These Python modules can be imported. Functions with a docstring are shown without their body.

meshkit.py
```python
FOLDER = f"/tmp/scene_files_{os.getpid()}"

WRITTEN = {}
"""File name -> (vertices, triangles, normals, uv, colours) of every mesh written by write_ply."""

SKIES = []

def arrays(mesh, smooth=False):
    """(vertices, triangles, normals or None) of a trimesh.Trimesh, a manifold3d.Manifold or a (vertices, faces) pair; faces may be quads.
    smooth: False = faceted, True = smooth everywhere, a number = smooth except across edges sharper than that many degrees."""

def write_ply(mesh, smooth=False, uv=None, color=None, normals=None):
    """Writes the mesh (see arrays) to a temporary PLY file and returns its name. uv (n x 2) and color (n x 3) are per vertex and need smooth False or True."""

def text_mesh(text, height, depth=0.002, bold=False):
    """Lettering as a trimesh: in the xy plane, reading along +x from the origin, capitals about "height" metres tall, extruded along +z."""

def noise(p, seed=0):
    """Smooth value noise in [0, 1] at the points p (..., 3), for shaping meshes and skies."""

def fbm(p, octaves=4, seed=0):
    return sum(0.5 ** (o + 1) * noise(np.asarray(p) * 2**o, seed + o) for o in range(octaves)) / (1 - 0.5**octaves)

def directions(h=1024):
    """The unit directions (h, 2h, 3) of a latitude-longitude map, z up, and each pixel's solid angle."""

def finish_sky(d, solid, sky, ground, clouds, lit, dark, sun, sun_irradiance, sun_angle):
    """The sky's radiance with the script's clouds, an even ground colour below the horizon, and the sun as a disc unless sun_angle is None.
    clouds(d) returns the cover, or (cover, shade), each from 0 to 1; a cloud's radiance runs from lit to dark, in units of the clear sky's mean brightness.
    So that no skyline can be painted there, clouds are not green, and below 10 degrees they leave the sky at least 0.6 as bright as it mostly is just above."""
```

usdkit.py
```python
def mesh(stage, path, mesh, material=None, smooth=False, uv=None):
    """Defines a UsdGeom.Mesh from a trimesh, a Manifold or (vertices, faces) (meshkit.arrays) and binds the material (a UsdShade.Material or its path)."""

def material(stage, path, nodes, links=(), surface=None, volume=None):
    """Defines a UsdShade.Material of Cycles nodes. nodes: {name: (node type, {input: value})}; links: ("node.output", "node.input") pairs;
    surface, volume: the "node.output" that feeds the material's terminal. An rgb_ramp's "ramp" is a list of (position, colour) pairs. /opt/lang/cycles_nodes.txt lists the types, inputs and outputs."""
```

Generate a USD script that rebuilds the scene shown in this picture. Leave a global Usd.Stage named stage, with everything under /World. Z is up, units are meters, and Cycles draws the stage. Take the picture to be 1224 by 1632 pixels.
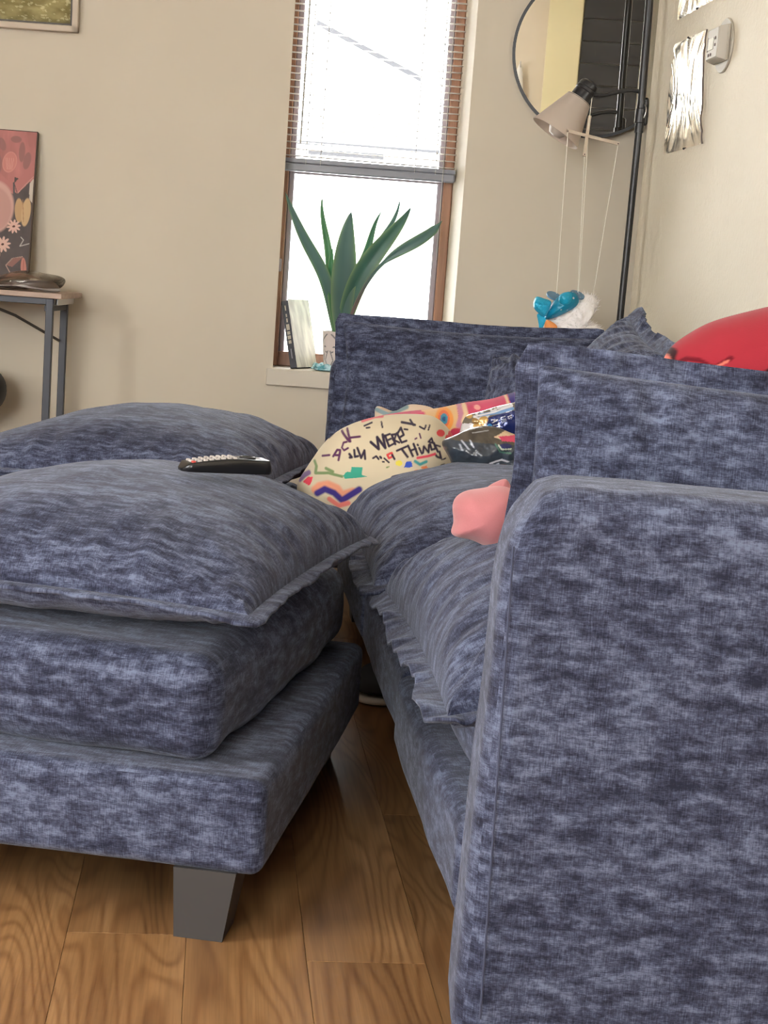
import math, random, sys
import numpy as np
import trimesh, manifold3d as m3
from scipy.interpolate import splprep, splev, CubicSpline
import usdkit, meshkit
from meshkit import noise, fbm
from pxr import Usd, UsdGeom, UsdLux, UsdShade, Gf, Sdf, Vt

random.seed(7)
rng = np.random.default_rng(7)
stage = Usd.Stage.CreateInMemory()
UsdGeom.SetStageUpAxis(stage, 'Z')
UsdGeom.Xform.Define(stage, '/World')

# ------------------------------------------------------------------ camera, sky, lights, exposure
FPX, CAM_H = 2452.0, 0.85
ROLL = math.atan(.0734)
PITCH = math.atan((816 - 450) * math.cos(ROLL) / FPX)
EXPOSURE = 0.15
SKY = 5.0
REAR_WINDOW = 25.0
LEFT_WINDOW = 29.0

R0 = np.array([1, 0, 0.0])
FWD = np.array([0, math.cos(PITCH), -math.sin(PITCH)])
U0 = np.array([0, math.sin(PITCH), math.cos(PITCH)])
RGT = math.cos(ROLL) * R0 + math.sin(ROLL) * U0
UPV = -math.sin(ROLL) * R0 + math.cos(ROLL) * U0
EYE = np.array([0, 0, CAM_H])
cam = UsdGeom.Camera.Define(stage, '/World/camera')
cam.CreateHorizontalApertureAttr(36.0)
cam.CreateVerticalApertureAttr(48.0)
cam.CreateFocalLengthAttr(36.0 * FPX / 1224)
cam.CreateClippingRangeAttr(Gf.Vec2f(0.05, 500))
cam.CreateExposureAttr(EXPOSURE)
M = Gf.Matrix4d(*RGT, 0, *UPV, 0, *(-FWD), 0, *EYE, 1)
cam.AddTransformOp().Set(M)


def ray(x, y):
    return FWD + (x - 612) / FPX * RGT - (y - 816) / FPX * UPV


def at_y(x, y, Y):
    d = ray(x, y)
    return EYE + d * Y / d[1]


def at_z(x, y, z):
    d = ray(x, y)
    return EYE + d * (z - CAM_H) / d[2]


def at_plane(x, y, p, n):
    d = ray(x, y)
    n = np.asarray(n, float)
    return EYE + d * ((np.asarray(p, float) - EYE) @ n) / (d @ n)


# sky
LK = '/World/Looks/'
UsdGeom.Scope.Define(stage, '/World/Looks')
dome = UsdLux.DomeLight.Define(stage, '/World/sky_dome')
dome.CreateIntensityAttr(SKY)
dome.CreateColorAttr(Gf.Vec3f(1.0, 1.0, 1.0))


def rect_light(name, pos, direction, w, h, power, color):
    l = UsdLux.RectLight.Define(stage, '/World/' + name)
    l.CreateWidthAttr(w)
    l.CreateHeightAttr(h)
    l.CreateIntensityAttr(power)
    l.CreateColorAttr(Gf.Vec3f(*color))
    z = -np.asarray(direction, float)
    z /= np.linalg.norm(z)
    x = np.cross([0, 0, 1], z)
    x /= np.linalg.norm(x)
    y = np.cross(z, x)
    l.AddTransformOp().Set(Gf.Matrix4d(*x, 0, *y, 0, *z, 0, *pos, 1))


# daylight standing in the room's other two windows (rear wall, left wall)
rect_light('rear_window_daylight', (-1.35, -2.66, 1.6), (0, 1, 0), 1.5, 1.5, REAR_WINDOW / 8, (1.0, 1.0, 1.02))
rect_light('left_window_daylight', (-2.86, .4, 1.6), (1, 0, 0), 1.3, 1.4, LEFT_WINDOW / 8, (1.0, 0.97, 0.9))

# ------------------------------------------------------------------ helpers
taken = set()


def numbered(parent, name):
    p, k = f'{parent}/{name}', 0
    while p in taken:
        k += 1
        p = f'{parent}/{name}_{k:03d}'
    taken.add(p)
    return p


def setdata(prim, **kw):
    for k, v in kw.items():
        if v:
            prim.SetCustomDataByKey(k, v)


class Thing:
    """An Xform at the thing's base; parts are given in world coordinates (or local ones with local=True)."""

    def __init__(self, name, label=None, cat=None, base=(0, 0, 0), rotz=0.0, group=None, kind=None):
        self.path = numbered('/World', name)
        x = UsdGeom.Xform.Define(stage, self.path)
        self.base, self.rotz = np.asarray(base, float), rotz
        x.AddTranslateOp().Set(Gf.Vec3d(*map(float, base)))
        x.AddRotateZOp().Set(float(rotz))
        self.prim = x.GetPrim()
        setdata(self.prim, label=label, category=cat, group=group, kind=kind)

    def tolocal(self, v):
        c, s = math.cos(math.radians(self.rotz)), math.sin(math.radians(self.rotz))
        v = np.asarray(v, float) - self.base
        return np.stack([c * v[:, 0] + s * v[:, 1], -s * v[:, 0] + c * v[:, 1], v[:, 2]], 1)


def emit(name, geo, mat, parent=None, smooth=True, local=False, uv=None, col=None, label=None, cat=None, group=None, kind=None):
    """One Mesh prim. geo: (V, F) or trimesh/manifold. parent: Thing, part path, or None for /World."""
    if hasattr(geo, 'to_mesh'):
        mm = geo.to_mesh()
        geo = (mm.vert_properties[:, :3], mm.tri_verts)
    if hasattr(geo, 'vertices'):
        geo = (np.array(geo.vertices), np.array(geo.faces))
    v, f = np.asarray(geo[0], float), np.asarray(geo[1], int)
    if f.shape[1] == 4:
        f = np.vstack([f[:, [0, 1, 2]], f[:, [0, 2, 3]]])
    pp = '/World'
    th = parent
    if isinstance(parent, tuple):
        th, pp = parent
    elif isinstance(parent, Thing):
        pp = parent.path
    if th is not None and not local:
        v = th.tolocal(v)
    path = numbered(pp, name)
    mt = UsdShade.Material.Get(stage, LK + mat)
    if smooth is True or uv is not None or col is not None:
        usdkit.mesh(stage, path, (v, f), mt, smooth=False, uv=uv)
        m = UsdGeom.Mesh.Get(stage, path)
        if smooth:
            key = np.round(v * 20000).astype(np.int64)
            _, inv = np.unique(key, axis=0, return_inverse=True)
            inv = inv.ravel()
            n = np.zeros((inv.max() + 1, 3))
            fn = np.cross(v[f[:, 1]] - v[f[:, 0]], v[f[:, 2]] - v[f[:, 0]])
            for k in range(3):
                np.add.at(n, inv[f[:, k]], fn)
            n /= np.maximum(np.linalg.norm(n, axis=1, keepdims=True), 1e-20)
            m.CreateNormalsAttr(Vt.Vec3fArray.FromNumpy(n[inv].astype(np.float32)))
            m.SetNormalsInterpolation('vertex')
        if col is not None:
            UsdGeom.PrimvarsAPI(m).CreatePrimvar('Col', Sdf.ValueTypeNames.Color3fArray, 'vertex').Set(Vt.Vec3fArray.FromNumpy(np.asarray(col, np.float32)))
    else:
        usdkit.mesh(stage, path, (v, f), mt, smooth=smooth)
    setdata(stage.GetPrimAtPath(path), label=label, category=cat, group=group, kind=kind)
    return (th, path) if th is not None else path


def duplicate(src, name, label, base, rotz):
    p = numbered('/World', name)
    x = UsdGeom.Xform.Define(stage, p)
    x.GetPrim().GetReferences().AddInternalReference(src.path)
    x.GetPrim().SetInstanceable(True)
    ops = UsdGeom.Xformable(x.GetPrim()).GetOrderedXformOps()
    ops[0].Set(Gf.Vec3d(*map(float, base)))
    ops[1].Set(float(rotz))
    setdata(x.GetPrim(), label=label, category=src.prim.GetCustomDataByKey('category'), group=src.prim.GetCustomDataByKey('group'))
    return x


def join(*gs):
    V, F, n = [], [], 0
    for g in gs:
        if hasattr(g, 'to_mesh'):
            mm = g.to_mesh()
            g = (mm.vert_properties[:, :3], mm.tri_verts)
        if hasattr(g, 'vertices'):
            g = (np.array(g.vertices), np.array(g.faces))
        v, f = np.asarray(g[0], float), np.asarray(g[1], int)
        if f.shape[1] == 4:
            f = np.vstack([f[:, [0, 1, 2]], f[:, [0, 2, 3]]])
        V.append(v)
        F.append(f + n)
        n += len(v)
    return np.vstack(V), np.vstack(F)


def box(x0, x1, y0, y1, z0, z1, c=0.0):
    """Box with chamfered edges."""
    if c <= 0:
        return trimesh.creation.box(bounds=[[x0, y0, z0], [x1, y1, z1]])
    pts = []
    for sx, sy, sz in np.ndindex(2, 2, 2):
        p = np.array([(x0, x1)[sx], (y0, y1)[sy], (z0, z1)[sz]], float)
        d = np.array([(c, -c)[sx], (c, -c)[sy], (c, -c)[sz]])
        for k in range(3):
            q = p + d
            q[k] = p[k]
            pts.append(q)
    return m3.Manifold.hull_points(np.array(pts))


def xf(geo, rot=None, t=(0, 0, 0)):
    if hasattr(geo, 'to_mesh'):
        mm = geo.to_mesh()
        geo = (mm.vert_properties[:, :3], mm.tri_verts)
    if hasattr(geo, 'vertices'):
        geo = (np.array(geo.vertices), np.array(geo.faces))
    v = np.asarray(geo[0], float)
    if rot is not None:
        v = v @ np.asarray(rot, float).T
    return v + np.asarray(t, float), np.asarray(geo[1])


def rz(deg):
    c, s = math.cos(math.radians(deg)), math.sin(math.radians(deg))
    return np.array([[c, -s, 0], [s, c, 0], [0, 0, 1.0]])


def ry(deg):
    c, s = math.cos(math.radians(deg)), math.sin(math.radians(deg))
    return np.array([[c, 0, s], [0, 1, 0], [-s, 0, c]])


def rx(deg):
    c, s = math.cos(math.radians(deg)), math.sin(math.radians(deg))
    return np.array([[1, 0, 0], [0, c, -s], [0, s, c]])


def tube(pts, r, k=10, caps=True):
    pts = np.asarray(pts, float)
    r = np.broadcast_to(np.asarray(r, float), (len(pts),))
    t = np.gradient(pts, axis=0)
    t /= np.maximum(np.linalg.norm(t, axis=1, keepdims=True), 1e-12)
    ref = np.array([0, 0, 1.0]) if abs(t[0, 2]) < .9 else np.array([1.0, 0, 0])
    V = []
    n = np.cross(t[0], ref)
    n /= np.linalg.norm(n)
    for i in range(len(pts)):
        n = n - t[i] * (n @ t[i])
        n /= np.linalg.norm(n)
        b = np.cross(t[i], n)
        a = np.linspace(0, 2 * np.pi, k, endpoint=False)[:, None]
        V.append(pts[i] + r[i] * (np.cos(a) * n + np.sin(a) * b))
    V = np.vstack(V)
    F = []
    for i in range(len(pts) - 1):
        for j in range(k):
            a, b2 = i * k + j, i * k + (j + 1) % k
            F += [[a, b2, b2 + k], [a, b2 + k, a + k]]
    if caps:
        n0 = len(V)
        V = np.vstack([V, pts[:1], pts[-1:]])
        for j in range(k):
            F.append([n0, (j + 1) % k, j])
            e = (len(pts) - 1) * k
            F.append([n0 + 1, e + j, e + (j + 1) % k])
    return V, np.array(F)


def spline(pts, n):
    pts = np.asarray(pts, float)
    d = np.r_[0, np.cumsum(np.linalg.norm(np.diff(pts, axis=0), axis=1))]
    return CubicSpline(d / d[-1], pts)(np.linspace(0, 1, n))


def frame_lathe(profile, origin, axis, k=32, close=False):
    """Revolves (radius, height) pairs about an axis."""
    axis = np.asarray(axis, float) / np.linalg.norm(axis)
    ref = np.array([0, 0, 1.0]) if abs(axis[2]) < .9 else np.array([1.0, 0, 0])
    n = np.cross(axis, ref)
    n /= np.linalg.norm(n)
    b = np.cross(axis, n)
    V, F = [], []
    a = np.linspace(0, 2 * np.pi, k, endpoint=False)[:, None]
    for r, h in profile:
        V.append(np.asarray(origin) + axis * h + r * (np.cos(a) * n + np.sin(a) * b))
    m = len(profile)
    for i in range(m if close else m - 1):
        i2 = (i + 1) % m
        for j in range(k):
            p, q = i * k + j, i * k + (j + 1) % k
            r_, s_ = i2 * k + (j + 1) % k, i2 * k + j
            F += [[p, q, r_], [p, r_, s_]]
    return np.vstack(V), np.array(F)


# ------------------------------------------------------------------ soft shapes with uv in metres
def soft_box(sx, sy, sz, r, puff=(0, 0, 0), n=26, wr=0.0, seed=1, swap=False, wscale=9.0):
    """A rounded upholstered box centred on the origin. Returns V, F, uv."""
    h = np.array([sx, sy, sz]) / 2
    rr = min(r, h.min() * .98)
    V, F, UV, o = [], [], [], 0
    for ax in range(3):
        for sg in (-1, 1):
            a, b = [(1, 2), (0, 2), (0, 1)][ax]

            def grid(L):
                m = max(n, int(L / .03))
                q = np.linspace(-1, 1, m)
                e = rr / (L)  # fraction of half length in rounding
                core = np.linspace(-(L - rr), L - rr, m)
                ed = L - rr + rr * np.tan(np.linspace(0, np.pi / 4, 7)[1:])
                return np.r_[-ed[::-1], core, ed]
            ga, gb = grid(h[a]), grid(h[b])
            A, B = np.meshgrid(ga, gb, indexing='ij')
            P = np.zeros(A.shape + (3,))
            P[..., a], P[..., b], P[..., ax] = A, B, sg * h[ax]
            C = np.clip(P, -(h - rr), h - rr)
            D = P - C
            D /= np.maximum(np.linalg.norm(D, axis=-1, keepdims=True), 1e-12)
            Q = C + D * rr
            for k in range(3):
                o1, o2 = [i for i in range(3) if i != k]
                w = np.cos(np.clip(Q[..., o1] / h[o1], -1, 1) * np.pi / 2) ** .7 * np.cos(np.clip(Q[..., o2] / h[o2], -1, 1) * np.pi / 2) ** .7
                Q[..., k] += puff[k] * w * np.clip(Q[..., k] / h[k], -1, 1)
            if wr:
                Q = Q + D * (wr * (fbm(Q * wscale + seed * 3.1, 3, seed) - .5))[..., None] * 2
            m1, m2 = A.shape
            I = (np.arange(m1)[:, None] * m2 + np.arange(m2)[None]) + o
            q = np.stack([I[:-1, :-1], I[1:, :-1], I[1:, 1:], I[:-1, 1:]], -1).reshape(-1, 4)
            nrm = np.zeros(3)
            nrm[a], nrm[b] = 0, 0
            e1, e2 = np.eye(3)[a], np.eye(3)[b]
            if np.cross(e1, e2)[ax] * sg < 0:
                q = q[:, ::-1]
            V.append(Q.reshape(-1, 3))
            F.append(q)
            uv = {0: (Q[..., 1], Q[..., 2]), 1: (Q[..., 0], Q[..., 2]), 2: (Q[..., 0], Q[..., 1])}[ax]
            if ax == 2 and swap:
                uv = uv[::-1]
            UV.append(np.stack([uv[0].ravel() + ax * 3.7 + sg + seed, uv[1].ravel() + seed * 1.3], 1))
            o += m1 * m2
    return np.vstack(V), np.vstack(F), np.vstack(UV)


def pillow(A, B, T, Tb, pinch=.05, wrinkle=.012, lump=.02, seed=1, flange=.03, frill=.008, n=90, swap=False, power=2.6, root=.5, deform=None):
    """A stuffed pillow lying in xy about the origin (seam at z=0) and its flange. Returns (V,F,uv), (V,F,uv)."""
    g = np.sin(np.linspace(-1, 1, n) * np.pi / 2)
    S, Tt = np.meshgrid(g, g, indexing='ij')

    def plan(s, t):
        x = A * s * (1 - pinch * (1 - t * t) * np.abs(s))
        y = B * t * (1 - pinch * (1 - s * s) * np.abs(t))
        return x, y
    X, Y = plan(S, Tt)
    d = ((1 - np.abs(S) ** power) * (1 - np.abs(Tt) ** power)).clip(0) ** root
    e = 1 - np.maximum(np.abs(S), np.abs(Tt))
    c = np.where(np.abs(S) > np.abs(Tt), Tt + 5 + 3 * np.sign(S), S + 15 + 3 * np.sign(Tt))
    V, F, UV, o = [], [], [], 0
    for sg, th in ((1, T), (-1, Tb)):
        w = wrinkle * (noise(np.stack([c * 13, e * 2.5, c * 0 + seed + sg], -1), seed) - .5) * np.exp(-e / .22) * (e / (e + .04)) * 2
        w2 = wrinkle * .5 * (noise(np.stack([c * 31, e * 4, c * 0 + seed + sg], -1), seed + 5) - .5) * np.exp(-e / .12) * (e / (e + .03)) * 2
        l = lump * (fbm(np.stack([X * 5, Y * 5, X * 0 + seed * 2.3 + sg], -1), 3, seed) - .5) * d
        Z = sg * (th * d + (w + w2 + l) * (1 if sg > 0 else .6))
        P = np.stack([X, Y, Z], -1)
        I = np.arange(n * n).reshape(n, n) + o
        q = np.stack([I[:-1, :-1], I[1:, :-1], I[1:, 1:], I[:-1, 1:]], -1).reshape(-1, 4)
        F.append(q if sg > 0 else q[:, ::-1])
        V.append(P.reshape(-1, 3))
        ru = X + np.sign(X) * 0 + (1 - d) * 0
        # arc-length-like stretch so that streaks keep their size on the steep sides
        zz = np.abs(Z)
        u = np.stack([X + np.sign(X) * (T - zz) * np.abs(S) ** 3 * .8, Y + np.sign(Y) * (T - zz) * np.abs(Tt) ** 3 * .8], -1).reshape(-1, 2)
        if swap:
            u = u[:, ::-1]
        UV.append(u + np.array([seed * 1.7 + sg * 2, seed * .9]))
        o += n * n
    body = [np.vstack(V), np.vstack(F), np.vstack(UV)]
    # flange ring
    m = 150
    s = np.linspace(-1, 1, m, endpoint=False)
    one = np.ones(m)
    ps = np.concatenate([np.stack([s, -one], 1), np.stack([one, s], 1), np.stack([-s, one], 1), np.stack([-one, -s], 1)])
    px, py = plan(ps[:, 0], ps[:, 1])
    N = len(px)
    tang = np.stack([np.roll(px, -1) - np.roll(px, 1), np.roll(py, -1) - np.roll(py, 1)], 1)
    tang /= np.linalg.norm(tang, axis=1, keepdims=True)
    out = np.stack([tang[:, 1], -tang[:, 0]], 1)
    arc = np.cumsum(np.hypot(np.diff(px, append=px[0]), np.diff(py, append=py[0])))
    rows, rowuv = [], []
    rip = frill * ((noise(np.stack([arc * 45, arc * 0 + seed, arc * 0], 1), seed) - .5) * 1.6 + (noise(np.stack([arc * 14, arc * 0 + seed, arc * 0 + 4], 1), seed) - .5) * 2)
    wid = flange * (1 + .25 * (noise(np.stack([arc * 9, arc * 0, arc * 0 + seed], 1), seed + 2) - .5) * 2)
    for k, th in ((-.25, .004), (0, .005), (.35, .004), (.7, .0035), (1.0, .002), (1.0, -.002), (.7, -.0035), (.35, -.004), (0, -.005), (-.25, -.004)):
        kk = max(k, 0)
        rows.append(np.stack([px + out[:, 0] * wid * k, py + out[:, 1] * wid * k, rip * kk + th], 1))
        q = np.stack([px + out[:, 0] * wid * k + seed * 1.7 + 2, py + out[:, 1] * wid * k + seed * .9], 1)
        rowuv.append(q[:, ::-1] if swap else q)
    Vf = np.vstack(rows)
    I = np.arange(len(rows) * N).reshape(len(rows), N)
    I2 = np.roll(I, -1, 1)
    qf = np.concatenate([np.stack([I[i], I[(i + 1) % len(rows)], I2[(i + 1) % len(rows)], I2[i]], -1) for i in range(len(rows))])
    fl = [Vf, qf, np.vstack(rowuv)]
    if deform:
        body[0], fl[0] = deform(body[0]), deform(fl[0])
    return body, fl


def outline_world(pxs, Y):
    return np.array([at_y(x, y, Y) for x, y in pxs])


def inflate(pts, front, back, n_ang=200, n_ring=36, wr=.01, wscale=14, seed=1, power=.5, normal=None, center=None, crease=0.0, smooth=0.0):
    """A stuffed body whose rim is the closed curve through pts (3-D, one plane) and which bulges to both sides."""
    pts = np.asarray(pts, float)
    tck, _ = splprep(np.vstack([pts, pts[:1]]).T, s=smooth, per=True)
    rim = np.array(splev(np.linspace(0, 1, n_ang, endpoint=False), tck)).T
    c = rim.mean(0) if center is None else np.asarray(center, float)
    nrm = np.array([0, -1.0, 0]) if normal is None else np.asarray(normal, float)
    V, F = [], []
    o = 0
    for sg, dep in ((1, front), (-1, back)):
        rows = []
        for r in np.sin(np.linspace(0, 1, n_ring) * np.pi / 2):
            P = c + (rim - c) * max(r, 1e-4)
            h = dep * (1 - r ** 2.2) ** power
            Q = P + nrm * sg * h
            w = wr * (fbm(Q * wscale + seed, 3, seed) - .5) * 2 * (1 - r ** 6)
            if crease:
                w = w + crease * (np.abs(noise(Q * np.array([6, 6, 22.]) + seed, seed) - .5) * 2 - .5) * (1 - r ** 6)
            rows.append(Q + nrm * (sg * w)[:, None])
        V.append(np.vstack(rows))
        I = np.arange(n_ring * n_ang).reshape(n_ring, n_ang) + o
        I2 = np.roll(I, -1, 1)
        q = np.stack([I[:-1], I[1:], I2[1:], I2[:-1]], -1).reshape(-1, 4)
        F.append(q if sg > 0 else q[:, ::-1])
        o += n_ring * n_ang
    V, F = np.vstack(V), np.vstack(F)
    # outward orientation
    t = trimesh.Trimesh(V, np.vstack([F[:, [0, 1, 2]], F[:, [0, 2, 3]]]), process=False)
    if t.volume < 0:
        F = F[:, ::-1]
    return V, F


def seg_dist(P, line):
    d = np.full(len(P), 1e9)
    line = np.asarray(line, float)
    for a, b in zip(line[:-1], line[1:]):
        ab = b - a
        t = np.clip(((P - a) @ ab) / max(ab @ ab, 1e-12), 0, 1)
        d = np.minimum(d, np.linalg.norm(P - a - t[:, None] * ab, axis=1))
    return d


def paint(P, base, marks):
    """Printed pattern as vertex colours: marks are ('line', pts, width, colour), ('oval', (cx,cy,rx,ry,deg), colour), ('poly', pts, colour)."""
    C = np.tile(np.asarray(base, float), (len(P), 1)) if np.ndim(base) == 1 else np.array(base, float)
    for m in marks:
        if m[0] == 'line':
            w = m[2]
            k = np.clip((w / 2 - seg_dist(P, m[1])) / (w * .3) + .5, 0, 1)
            col = m[3]
        elif m[0] == 'oval':
            cx, cy, a, b, deg = m[1]
            cc, ss = math.cos(math.radians(deg)), math.sin(math.radians(deg))
            q = P - np.array([cx, cy])
            e = np.hypot((cc * q[:, 0] + ss * q[:, 1]) / a, (-ss * q[:, 0] + cc * q[:, 1]) / b)
            k = np.clip((1 - e) * min(abs(a), abs(b)) / (.12 * min(abs(a), abs(b))) + .5, 0, 1)
            col = m[2]
        else:
            import shapely
            pg = shapely.Polygon(m[1])
            k = shapely.contains_xy(pg, P[:, 0], P[:, 1]).astype(float)
            col = m[2]
        C = C * (1 - k[:, None]) + np.asarray(col, float) * k[:, None]
    return C


LETTERS = {
    'A': [[(0, 0), (.32, 1), (.64, 0)], [(.12, .38), (.52, .38)]], 'B': [[(0, 0), (0, 1), (.4, .95), (.45, .7), (.1, .53), (.5, .45), (.55, .15), (0, 0)]],
    'C': [[(.55, .82), (.3, 1), (.05, .6), (.1, .15), (.35, 0), (.58, .18)]], 'E': [[(.5, 1), (0, 1), (0, 0), (.52, 0)], [(0, .52), (.42, .52)]],
    'G': [[(.55, .82), (.3, 1), (.03, .6), (.1, .12), (.4, 0), (.58, .4), (.3, .42)]], 'H': [[(0, 0), (0, 1)], [(.5, 0), (.5, 1)], [(0, .5), (.5, .5)]],
    'I': [[(.1, 0), (.1, 1)]], 'K': [[(0, 0), (0, 1)], [(.5, 1), (0, .45), (.55, 0)]], 'L': [[(0, 1), (0, 0), (.45, 0)]],
    'N': [[(0, 0), (0, 1), (.5, 0), (.5, 1)]], 'R': [[(0, 0), (0, 1), (.42, .9), (.4, .6), (0, .5), (.5, 0)]], 'T': [[(0, 1), (.6, 1)], [(.3, 1), (.3, 0)]],
    'W': [[(0, 1), (.18, 0), (.36, .75), (.54, 0), (.75, 1)]], 'U': [[(0, 1), (.05, .1), (.3, 0), (.5, .15), (.55, 1)]], 'S': [[(.5, .85), (.25, 1), (.03, .75), (.48, .3), (.25, 0), (0, .15)]],
}


def lettering(text, origin, dx, dy, width, col):
    """Hand lettering as stroke marks: dx is one letter height along the line, dy one letter height up."""
    out, x = [], 0.0
    dx, dy, origin = np.asarray(dx, float), np.asarray(dy, float), np.asarray(origin, float)
    for ch in text:
        for st in LETTERS.get(ch, []):
            out.append(('line', [origin + dx * (x + a) + dy * b for a, b in st], width, col))
        x += max([a for st in LETTERS.get(ch, [[(.3, 0)]]) for a, b in st]) + .22
    return out


# ------------------------------------------------------------------ materials
def mat(name, nodes, links=(), surface='p.BSDF'):
    usdkit.material(stage, LK + name, nodes, links, surface=surface)


def plain(name, col, rough=.5, metal=0.0, **kw):
    mat(name, {'p': ('principled_bsdf', {'base_color': col, 'roughness': rough, 'metallic': metal, **kw})})


def srgb(r, g, b):
    c = np.array([r, g, b]) / 255.0
    return tuple(np.where(c <= .04045, c / 12.92, ((c + .055) / 1.055) ** 2.4))


def chenille(name, dark, mid, light, sheen=.35):
    mat(name, {
        't': ('uvmap', {}),
        'm1': ('mapping', {'scale': (24, 58, 1)}), 'n1': ('noise_texture', {'scale': 1.0, 'detail': 6.0, 'roughness': .74}),
        'm2': ('mapping', {'scale': (5, 9, 1)}), 'n2': ('noise_texture', {'scale': 1.0, 'detail': 2.0, 'roughness': .5}),
        'm3': ('mapping', {'scale': (110, 800, 1)}), 'n3': ('noise_texture', {'scale': 1.0, 'detail': 2.0, 'roughness': .6}),
        'm4': ('mapping', {'scale': (620, 70, 1)}), 'n4': ('noise_texture', {'scale': 1.0, 'detail': 2.0, 'roughness': .6}),
        'a1': ('math', {'math_type': 'multiply', 'value2': .80}), 'a2': ('math', {'math_type': 'multiply_add', 'value2': .22}),
        'a3': ('math', {'math_type': 'multiply_add', 'value2': .20}), 'a4': ('math', {'math_type': 'multiply_add', 'value2': .24}),
        'r': ('rgb_ramp', {'ramp': [(.0, dark), (.62, dark), (.725, mid), (.87, light), (1.0, light)]}),
        'h': ('math', {'math_type': 'add'}), 'b': ('bump', {'strength': .35, 'distance': .0015}),
        'p': ('principled_bsdf', {'roughness': .85, 'specular_ior_level': .15, 'sheen_weight': sheen, 'sheen_roughness': .42, 'sheen_tint': (.82, .87, 1.0)}),
    }, [('t.UV', 'm1.vector'), ('m1.vector', 'n1.vector'), ('t.UV', 'm2.vector'), ('m2.vector', 'n2.vector'), ('t.UV', 'm3.vector'), ('m3.vector', 'n3.vector'), ('t.UV', 'm4.vector'), ('m4.vector', 'n4.vector'),
        ('n1.fac', 'a1.value1'), ('n2.fac', 'a2.value1'), ('a1.value', 'a2.value3'), ('n3.fac', 'a3.value1'), ('a2.value', 'a3.value3'), ('n4.fac', 'a4.value1'), ('a3.value', 'a4.value3'),
        ('a4.value', 'r.fac'), ('r.color', 'p.base_color'), ('n3.fac', 'h.value1'), ('n4.fac', 'h.value2'), ('h.value', 'b.height'), ('b.normal', 'p.normal')])


chenille('chenille', (.018, .020, .038), (.051, .058, .099), (.148, .175, .262), .2)


def plaster(name, col, bump=.05, scale=60, var=.06):
    c2 = tuple(x * (1 - var) for x in col)
    mat(name, {
        'g': ('geometry', {}), 'n': ('noise_texture', {'scale': float(scale), 'detail': 3.0}), 'n2': ('noise_texture', {'scale': 2.2, 'detail': 4.0}),
        'r': ('rgb_ramp', {'ramp': [(.3, c2), (.7, col)]}), 'b': ('bump', {'strength': bump * 4, 'distance': .003}),
        'p': ('principled_bsdf', {'roughness': .6, 'specular_ior_level': .3}),
    }, [('g.position', 'n.vector'), ('g.position', 'n2.vector'), ('n2.fac', 'r.fac'), ('r.color', 'p.base_color'), ('n.fac', 'b.height'), ('b.normal', 'p.normal')])


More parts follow.
